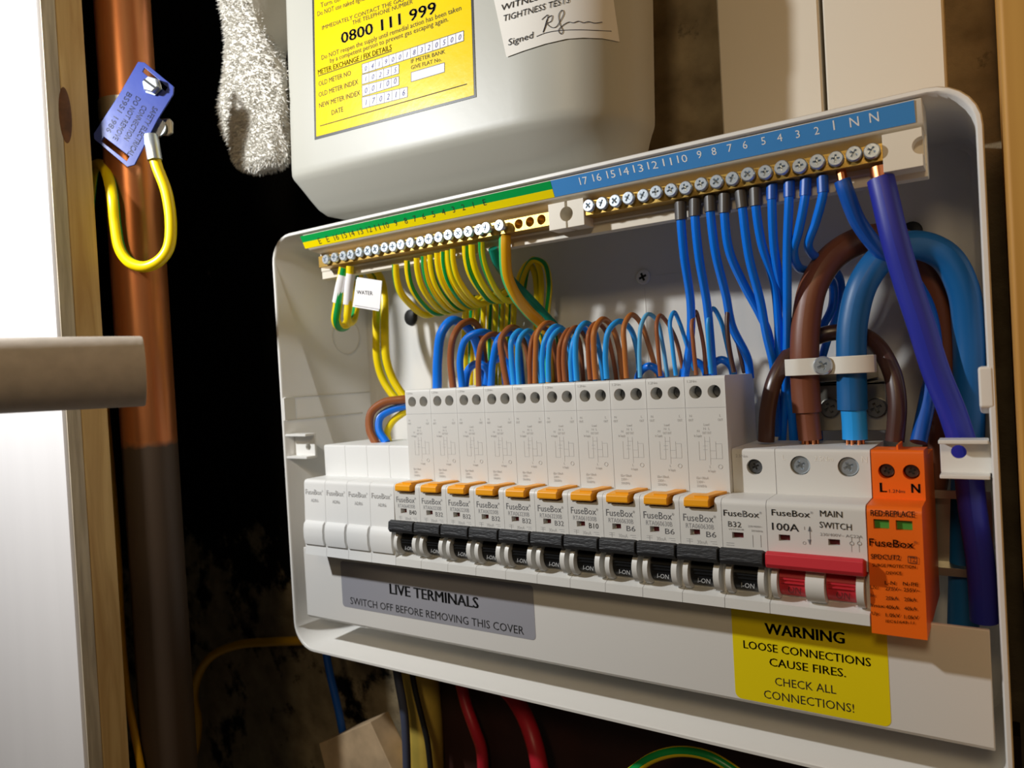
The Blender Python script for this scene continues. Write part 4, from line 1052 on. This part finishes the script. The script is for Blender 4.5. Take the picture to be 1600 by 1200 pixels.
# ------------------------------------------------------------------ gas meter above the enclosure
MR = math.radians(-2.25)
mo = Vector((0, 0, 179.6))
def mrot(p):
    p = Vector(p) - mo
    return Vector((p.x * math.cos(MR) - p.z * math.sin(MR), p.y, p.x * math.sin(MR) + p.z * math.cos(MR))) + mo
MX0, MX1, MYB = -0.3, 214.5, 45.0
CXR, CYR = 54.0, 43.0
def meter_y(x):                         # front of the housing in plan
    if x < MX1 - CXR: return 0.0
    t_ = min(1, (x - (MX1 - CXR)) / CXR)
    return CYR * (1 - (1 - t_ ** 2.3) ** (1 / 2.3))
def outline(ins_f, ins_s, z):
    pts = []
    for i in range(7):
        a = math.radians(180 + 90 * i / 6); pts.append((MX0 + 9 + 9 * math.cos(a), 9 + 9 * math.sin(a)))
    for i in range(1, 9): pts.append((MX0 + 9 + (MX1 - CXR - MX0 - 9) * i / 9, 0))
    for i in range(0, 17):
        t_ = math.sin(math.pi / 2 * i / 16)
        x = MX1 - CXR + CXR * t_; pts.append((x, meter_y(x)))
    pts += [(MX1, MYB), (MX0, MYB)]
    cx, cy = (MX0 + MX1) / 2, MYB
    out = []
    for x, y in pts:
        kx = 1 - ins_s / ((MX1 - MX0) / 2); ky = 1 - ins_f / MYB
        out.append(mrot((cx + (x - cx) * kx, cy + (y - cy) * ky, z)))
    return out
mt_ = thing('gas_meter', 'white rounded gas meter with a yellow label, above the enclosure', 'gas meter', (115, 40, 155))
mm = MB()
mm.loft([outline(34, 30, 157.2), outline(27, 14, 157.8), outline(21, 8, 159.4), outline(16.5, 5.5, 162.4), outline(11.5, 4.2, 167.0), outline(6.4, 2.8, 172.4), outline(3.0, 1.6, 176.0), outline(1.0, 0.6, 178.4), outline(0.2, 0.1, 180.4), outline(0, 0, 184), outline(0, 0, 470)])
mm.build('housing', 'meter_plastic', mt_, ang=60)
MB().py([(q.x, q.z) for q in (mrot((14, 0, 172)), mrot((186, 0, 172)), mrot((186, 0, 470)), mrot((14, 0, 470)))], 45, WY).build('rear_housing', 'meter_plastic', mt_, bevel=3)
def onm(u, v, lift=0.3):
    a, b = -1.0, 44.0
    for _ in range(30):
        y = (a + b) / 2
        q = at(u, v, y)
        if y < meter_y(q.x * math.cos(MR) + (q.z - mo.z) * math.sin(MR)) - lift: a = y
        else: b = y
    return at(u, v, y)
def quadpx(pts, lift): return [onm(u, v, lift) for u, v in pts]
def slab(pts, th): return MB().loft([pts, [p + Vector((0, th, 0)) for p in pts]])
slab(quadpx([(487.2, -30), (491.5, 218.5), (744, 151.5), (736, -90)], 0.25), 0.2).build('label_border', 'label_black', mt_)
yl = slab(quadpx([(490.5, -30), (494.2, 213.5), (740.5, 148.5), (733, -90)], 0.35), 0.2).build('emergency_label', 'meter_yellow', mt_)
t = MB(); c = crop(420, 0, 2.667)
for s, x0, y0, x1, y1, cp, bd in [('Turn off', 215, 32, 300, 4, 20, 0), ('Do NOT use naked lights', 203, 68, 402, 0, 20, 0), ('IMMEDIATELY CONTACT THE GAS', 222, 125, 562, 5, 17, 0.0), ('THE TELEPHONE NUMBER', 348, 104, 600, 14, 17, 0.0),
      ('Do NOT reopen the supply until remedial action has been taken', 220, 250, 802, 42, 20, 0), ('by a competent person to prevent gas escaping again.', 255, 262, 748, 88, 20, 0), ('METER EXCHANGE / FIX DETAILS', 205, 312, 512, 207, 21, 0.006),
      ('OLD METER NO', 208, 360, 342, 313, 20, 0), ('OLD METER INDEX', 208, 405, 372, 350, 20, 0), ('NEW METER INDEX', 210, 450, 380, 396, 20, 0), ('DATE', 262, 480, 310, 464, 20, 0), ('IF METER BANK', 593, 264, 735, 222, 16, 0), ('GIVE FLAT No.', 593, 290, 720, 254, 16, 0)]:
    ctext(t, c, 2.667, -0.45, [(s, x0, y0, x1, y1, cp, bd)])
for x0, y0, x1, y1 in ((205, 317, 512, 212), (213, 525, 825, 350)):
    t.line(at(*c(x0, y0), -0.45), at(*c(x1, y1), -0.45), 0.45)
t.build('printed_text', 'black_print', yl)
t = MB(); ctext(t, c, 2.667, -0.45, [('0800 111 999', 303, 182, 697, 54, 46, 0.02)]); t.build('phone_number', 'label_black', yl)
cw = MB(); cl = MB(); ink = MB()
for TL, TR, BR, BL, dg in (((388, 268), (812, 128), (812, 170), (390, 308), '04190018320500'), ((388, 312), (542, 268), (542, 306), (388, 352), '10235'), ((388, 357), (542, 318), (542, 354), (390, 402), '00100'), ((388, 406), (578, 362), (578, 404), (390, 452), '170216'), ((593, 302), (732, 261), (732, 300), (593, 341), ' ')):
    P = [at(*c(*q), -0.42) for q in (TL, TR, BR, BL)]
    cw.add(P, [(0, 1, 2, 3)])
    Q = [p + Vector((0, -0.05, 0)) for p in P]; n = len(dg)
    for a, b2 in ((0, 1), (1, 2), (2, 3), (3, 0)): cl.line(Q[a], Q[b2], 0.3)
    for k in range(n):
        if k: cl.line(Q[0].lerp(Q[1], k / n), Q[3].lerp(Q[2], k / n), 0.25)
        if dg[k] != ' ':
            a = Q[3].lerp(Q[2], (k + 0.28) / n); b2 = Q[3].lerp(Q[2], (k + 0.70) / n); up = (Q[0] - Q[3])
            ink.text(dg[k], a + up * 0.2, b2 + up * 0.2, up.length * 0.5, up.normalized() + Vector((0.25, 0, 0)), 0.0, Vector((0, -0.05, 0)))
cw.build('meter_boxes', 'cell_white', yl); cl.build('box_lines', 'label_black', yl); ink.build('handwriting', 'ink_blue', yl)
# paper sticker wrapped round the soft corner
top = [(925, -60), (1000, -80), (1100, -95), (1200, -100), (1300, -100), (1380, -95), (1425, -85)]
bot = [(990, 238), (1060, 212), (1150, 183), (1240, 162), (1310, 157), (1390, 160), (1462, 174)]
def dense(P):
    return [(P[i][0] + (P[i + 1][0] - P[i][0]) * k / 6, P[i][1] + (P[i + 1][1] - P[i][1]) * k / 6) for i in range(len(P) - 1) for k in range(6)] + [P[-1]]
pm = MB(); rows_ = []
for r_ in range(7):
    rows_.append([onm(*c(a_[0] + (b_[0] - a_[0]) * r_ / 6, a_[1] + (b_[1] - a_[1]) * r_ / 6), 0.7) for a_, b_ in zip(dense(top), dense(bot))])
n_ = len(rows_[0])
pm.add([p for r_ in rows_ for p in r_], [(r_ * n_ + i, r_ * n_ + i + 1, (r_ + 1) * n_ + i + 1, (r_ + 1) * n_ + i) for r_ in range(6) for i in range(n_ - 1)])
ps = pm.build('test_sticker', 'paper', mt_, ang=80)
t = MB()
def mtext(s, x0, y0, x1, y1, cp, bd):
    vs, fs, a, b2 = glyphs(s)
    P = []
    for x, y in vs:
        f_ = (x - a) / (b2 - a)
        u, v = c(x0 + (x1 - x0) * f_ + 0.06 * y * cp / CAPH, y0 + (y1 - y0) * f_ - y * cp / CAPH)
        P.append(onm(u, v, 1.0))
    t.add(P, fs)
mtext('WITNESSED', 967, 46, 1195, -22, 26, 0.012); mtext('TIGHTNESS TESTS', 976, 90, 1252, 10, 26, 0.012); mtext('Signed', 997, 190, 1100, 158, 27, 0.012)
t.build('printed_text', 'black_print', ps)
t = MB()
sig = [(1137, 82), (1150, 70), (1162, 62), (1158, 90), (1148, 122), (1142, 135), (1150, 110), (1162, 75), (1180, 65), (1176, 88), (1160, 98), (1180, 115), (1196, 112), (1212, 90), (1228, 55), (1222, 42), (1208, 60), (1212, 100), (1224, 130), (1218, 142), (1206, 128), (1222, 108), (1250, 92), (1268, 95), (1290, 88), (1310, 95), (1332, 90), (1355, 96), (1390, 92)]
t.tube([onm(*c(*q), 0.95) for q in sig], 0.14, 6, 5)
t.tube([onm(*c(*q), 0.95) for q in ((1115, 152), (1150, 138), (1200, 128), (1280, 124), (1360, 126), (1428, 130))], 0.12, 6, 5)
t.build('signature', 'pen_ink', ps)

# ------------------------------------------------------------------ fluffy cloth hung beside the meter
YTW = 1.0
c = crop(340, 0, 4.444)
rows = [(-60, 18, 235), (0, 30, 240), (80, 50, 262), (150, 64, 285), (250, 72, 318), (350, 68, 365), (450, 54, 415), (560, 38, 450), (680, 20, 470), (780, 38, 480), (860, 60, 485), (960, 92, 488), (1060, 118, 488), (1110, 150, 485), (1150, 210, 470), (1166, 280, 430)]
tw = MB(); loops = []
rnd = random.Random(3)
for y, xl, xr in rows:
    a = at(*c(xl + 14, y), YTW); b2 = at(*c(xr, y), YTW); ce = (a + b2) / 2; hw = (b2 - a).length / 2
    dp = min(9, hw * 0.5)
    lp = []
    for i in range(36):
        t_ = 2 * math.pi * i / 36
        k = 1 + 0.05 * math.sin(5 * t_ + y * 0.012) + 0.03 * math.sin(9 * t_ - y * 0.02)
        sx = math.copysign(abs(math.cos(t_)) ** 0.8, math.cos(t_)); sy = math.copysign(abs(math.sin(t_)) ** 0.8, math.sin(t_))
        lp.append(Vector((ce.x + hw * sx * k, YTW + dp * 0.8 * sy * k, ce.z)))
    loops.append(lp)
tw.loft(loops)
base = list(tw.f); bv = list(tw.v)
for f_ in base:
    if len(f_) != 4: continue
    P = [bv[i] for i in f_]; nrm = (P[1] - P[0]).cross(P[3] - P[0])
    ctr = sum(P, Vector()) / 4
    if nrm.length < 1e-6: continue
    area = nrm.length; nrm.normalize()
    if nrm.dot(ctr - Vector((sum(p.x for p in loops[0]) / 36, YTW, ctr.z))) < 0 and False: nrm = -nrm
    cc = Vector((sum(p.x for p in loops[base.index(f_) // 36 if base.index(f_) // 36 < len(loops) else -1]) / 36, YTW, ctr.z))
    if nrm.dot(ctr - cc) < 0: nrm = -nrm
    for k in range(int(area * 1.0) + 1):
        u_, v_ = rnd.random(), rnd.random()
        q = P[0].lerp(P[1], u_).lerp(P[3].lerp(P[2], u_), v_)
        d = (nrm + Vector((rnd.uniform(-.6, .6), rnd.uniform(-.6, .6), rnd.uniform(-.9, .1)))).normalized()
        sd = d.orthogonal().normalized() * rnd.uniform(0.3, 0.55); sd.rotate(Matrix.Rotation(rnd.uniform(0, 6.28), 3, d))
        h_ = rnd.uniform(1.6, 3.4)
        tw.add([q - sd, q + sd, q + d * h_ + Vector((0, 0, -0.4))], [(0, 1, 2)])
cloth = thing('fluffy_cloth', 'white fluffy cloth hanging beside the gas meter', 'cloth', at(390, 258, YTW))
tw.build('pile_side', 'towel_white', cloth, ang=80)
fd = MB(); fl1 = [(228, -60), (250, 60), (300, 230), (360, 360), (425, 470)]; fl2 = [(440, -60), (470, 60), (480, 160), (470, 300), (440, 470)]
A = [at(*c(*q), YTW - 4) for q in fl1]; B2 = [at(*c(*q), YTW + 14) for q in fl2]
fd.add(A + B2 + [p + Vector((0, 2.4, 0)) for p in A + B2], [(i, i + 1, 5 + i + 1, 5 + i) for i in range(4)] + [(10 + i, 15 + i, 15 + i + 1, 10 + i + 1) for i in range(4)] + [(i, 10 + i, 11 + i, i + 1) for i in range(4)] + [(5 + i, 6 + i, 16 + i, 15 + i) for i in range(4)] + [(0, 5, 15, 10), (4, 14, 19, 9)])
fd.build('folded_back', 'towel_back', cloth, ang=80)
tag(MB().tube([at(414, -70, 22), at(426, -10, 30), at(445, 18, 50), at(470, 30, 70)], 13, 24, 6).build('grey_pipe', 'grey_pipe'), 'grey curved pipe end between the fluffy cloth and the gas meter', 'pipe')

# ------------------------------------------------------------------ trunking above, right
for u0, u1, nm in ((1124, 1283, 'wide cream trunking above the blue label, beside the gas meter'), (1289.5, 1478, 'wide cream trunking above the blue label, beside the orange timber post')):
    a = at(u0, 100, 80); b2 = at(u1, 100, 80)
    o = thing('cable_trunking', nm, 'trunking', (a.x, 90, 153), 'trunking above the enclosure')
    MB().box(a.x + 1.0, b2.x - 1.0, 82, WY - 0.1, 152, 480).build('base_channel', 'trunking_white', o)
    MB().pz([(a.x, 92), (a.x, 80.8), (a.x + 0.8, 80), (b2.x - 0.8, 80), (b2.x, 80.8), (b2.x, 92), (b2.x - 0.9, 92), (b2.x - 0.9, 81.4), (a.x + 0.9, 81.4), (a.x + 0.9, 92)], 152, 480).build('lid', 'trunking_white', o)

# ------------------------------------------------------------------ below the enclosure
def loose(name, label, material, pts, wpx, cat='cable', n=14, **k):
    return wire(name, label, material, pts, wpx, None, cat, n=n, **k)
loose('yellow_cable', 'yellow cable leaving the corner of the enclosure and bending down', 'yellow_cable', [(520, 996, 96), (470, 1001, 92), (420, 1003, 90), (370, 1008, 88), (330, 1026, 86), (310, 1055, 86), (303, 1090, 86), (309, 1125, 86), (307, 1160, 86), (301, 1185, 86), (296, 1230, 86)], 13)
loose('yellow_cable', 'yellow cable running down behind the edge of the pine batten', 'yellow_cable', [(138, 330, -60), (158, 560, -62), (176, 760, -64), (185, 880, -66), (190, 990, -67), (199, 1080, -67), (211, 1150, -68), (224, 1220, -69)], 11)
loose('thin_blue_cable', 'thin dark blue cable below the corner of the enclosure', 'deep_blue_wire', [(506, 1000, 70), (515, 1050, 68), (531, 1120, 66), (550, 1230, 64)], 12)
tag(MB().tube([at(648, 1000, 78), at(655, 1060, 78), at(662, 1130, 78), at(664, 1240, 78)], 13.0, 24, 6).build('yellow_pipe', 'foam_yellow'), 'wide pale yellow pipe below the enclosure', 'pipe')
loose('grey_cable', 'grey blue cable in front of the pale yellow pipe', 'grey_cable', [(612, 1000, 50), (622, 1060, 50), (632, 1120, 50), (637, 1240, 50)], 13)
loose('black_cable', 'thin black cable crossing the pale yellow pipe', 'black_plastic', [(638, 1010, 60), (648, 1075, 60), (660, 1125, 60), (668, 1160, 60), (676, 1240, 60)], 9)
loose('red_cable', 'dim red cable below the enclosure, nearer the pale yellow pipe', 'red_cable', [(716, 1050, 80), (728, 1100, 76), (742, 1140, 74), (752, 1170, 76), (756, 1240, 80)], 18, )
loose('red_cable', 'thick red cable below the enclosure, bending into the light', 'red_cable', [(770, 1060, 84), (798, 1085, 76), (820, 1120, 68), (836, 1165, 62), (850, 1240, 60)], 26)
loose('earth_cable', 'green and yellow cable arching under the enclosure below the warning sticker', 'earth_wire', [(975, 1215, 40), (1020, 1184, 42), (1062, 1174, 44), (1110, 1182, 44), (1160, 1212, 44)], 16, phase=0.5)
a, b2, d, e = (at(498, 1162, 55), at(578, 1128, 55), at(625, 1230, 55), at(520, 1250, 55))
tag(MB().loft([[a, b2, d, e], [p + Vector((0, 18, 0)) for p in (a, b2, d, e)]]).build('wood_offcut', 'scrap_wood', bevel=0.6), 'pale tilted wood offcut below the corner of the enclosure', 'wood block')
a = at(690, 1100, 84)
tag(MB().box(a.x, 350, 84, WY - 0.2, -330, -113).build('brown_board', 'brown_board'), 'dark red brown board against the wall below the enclosure', 'board')
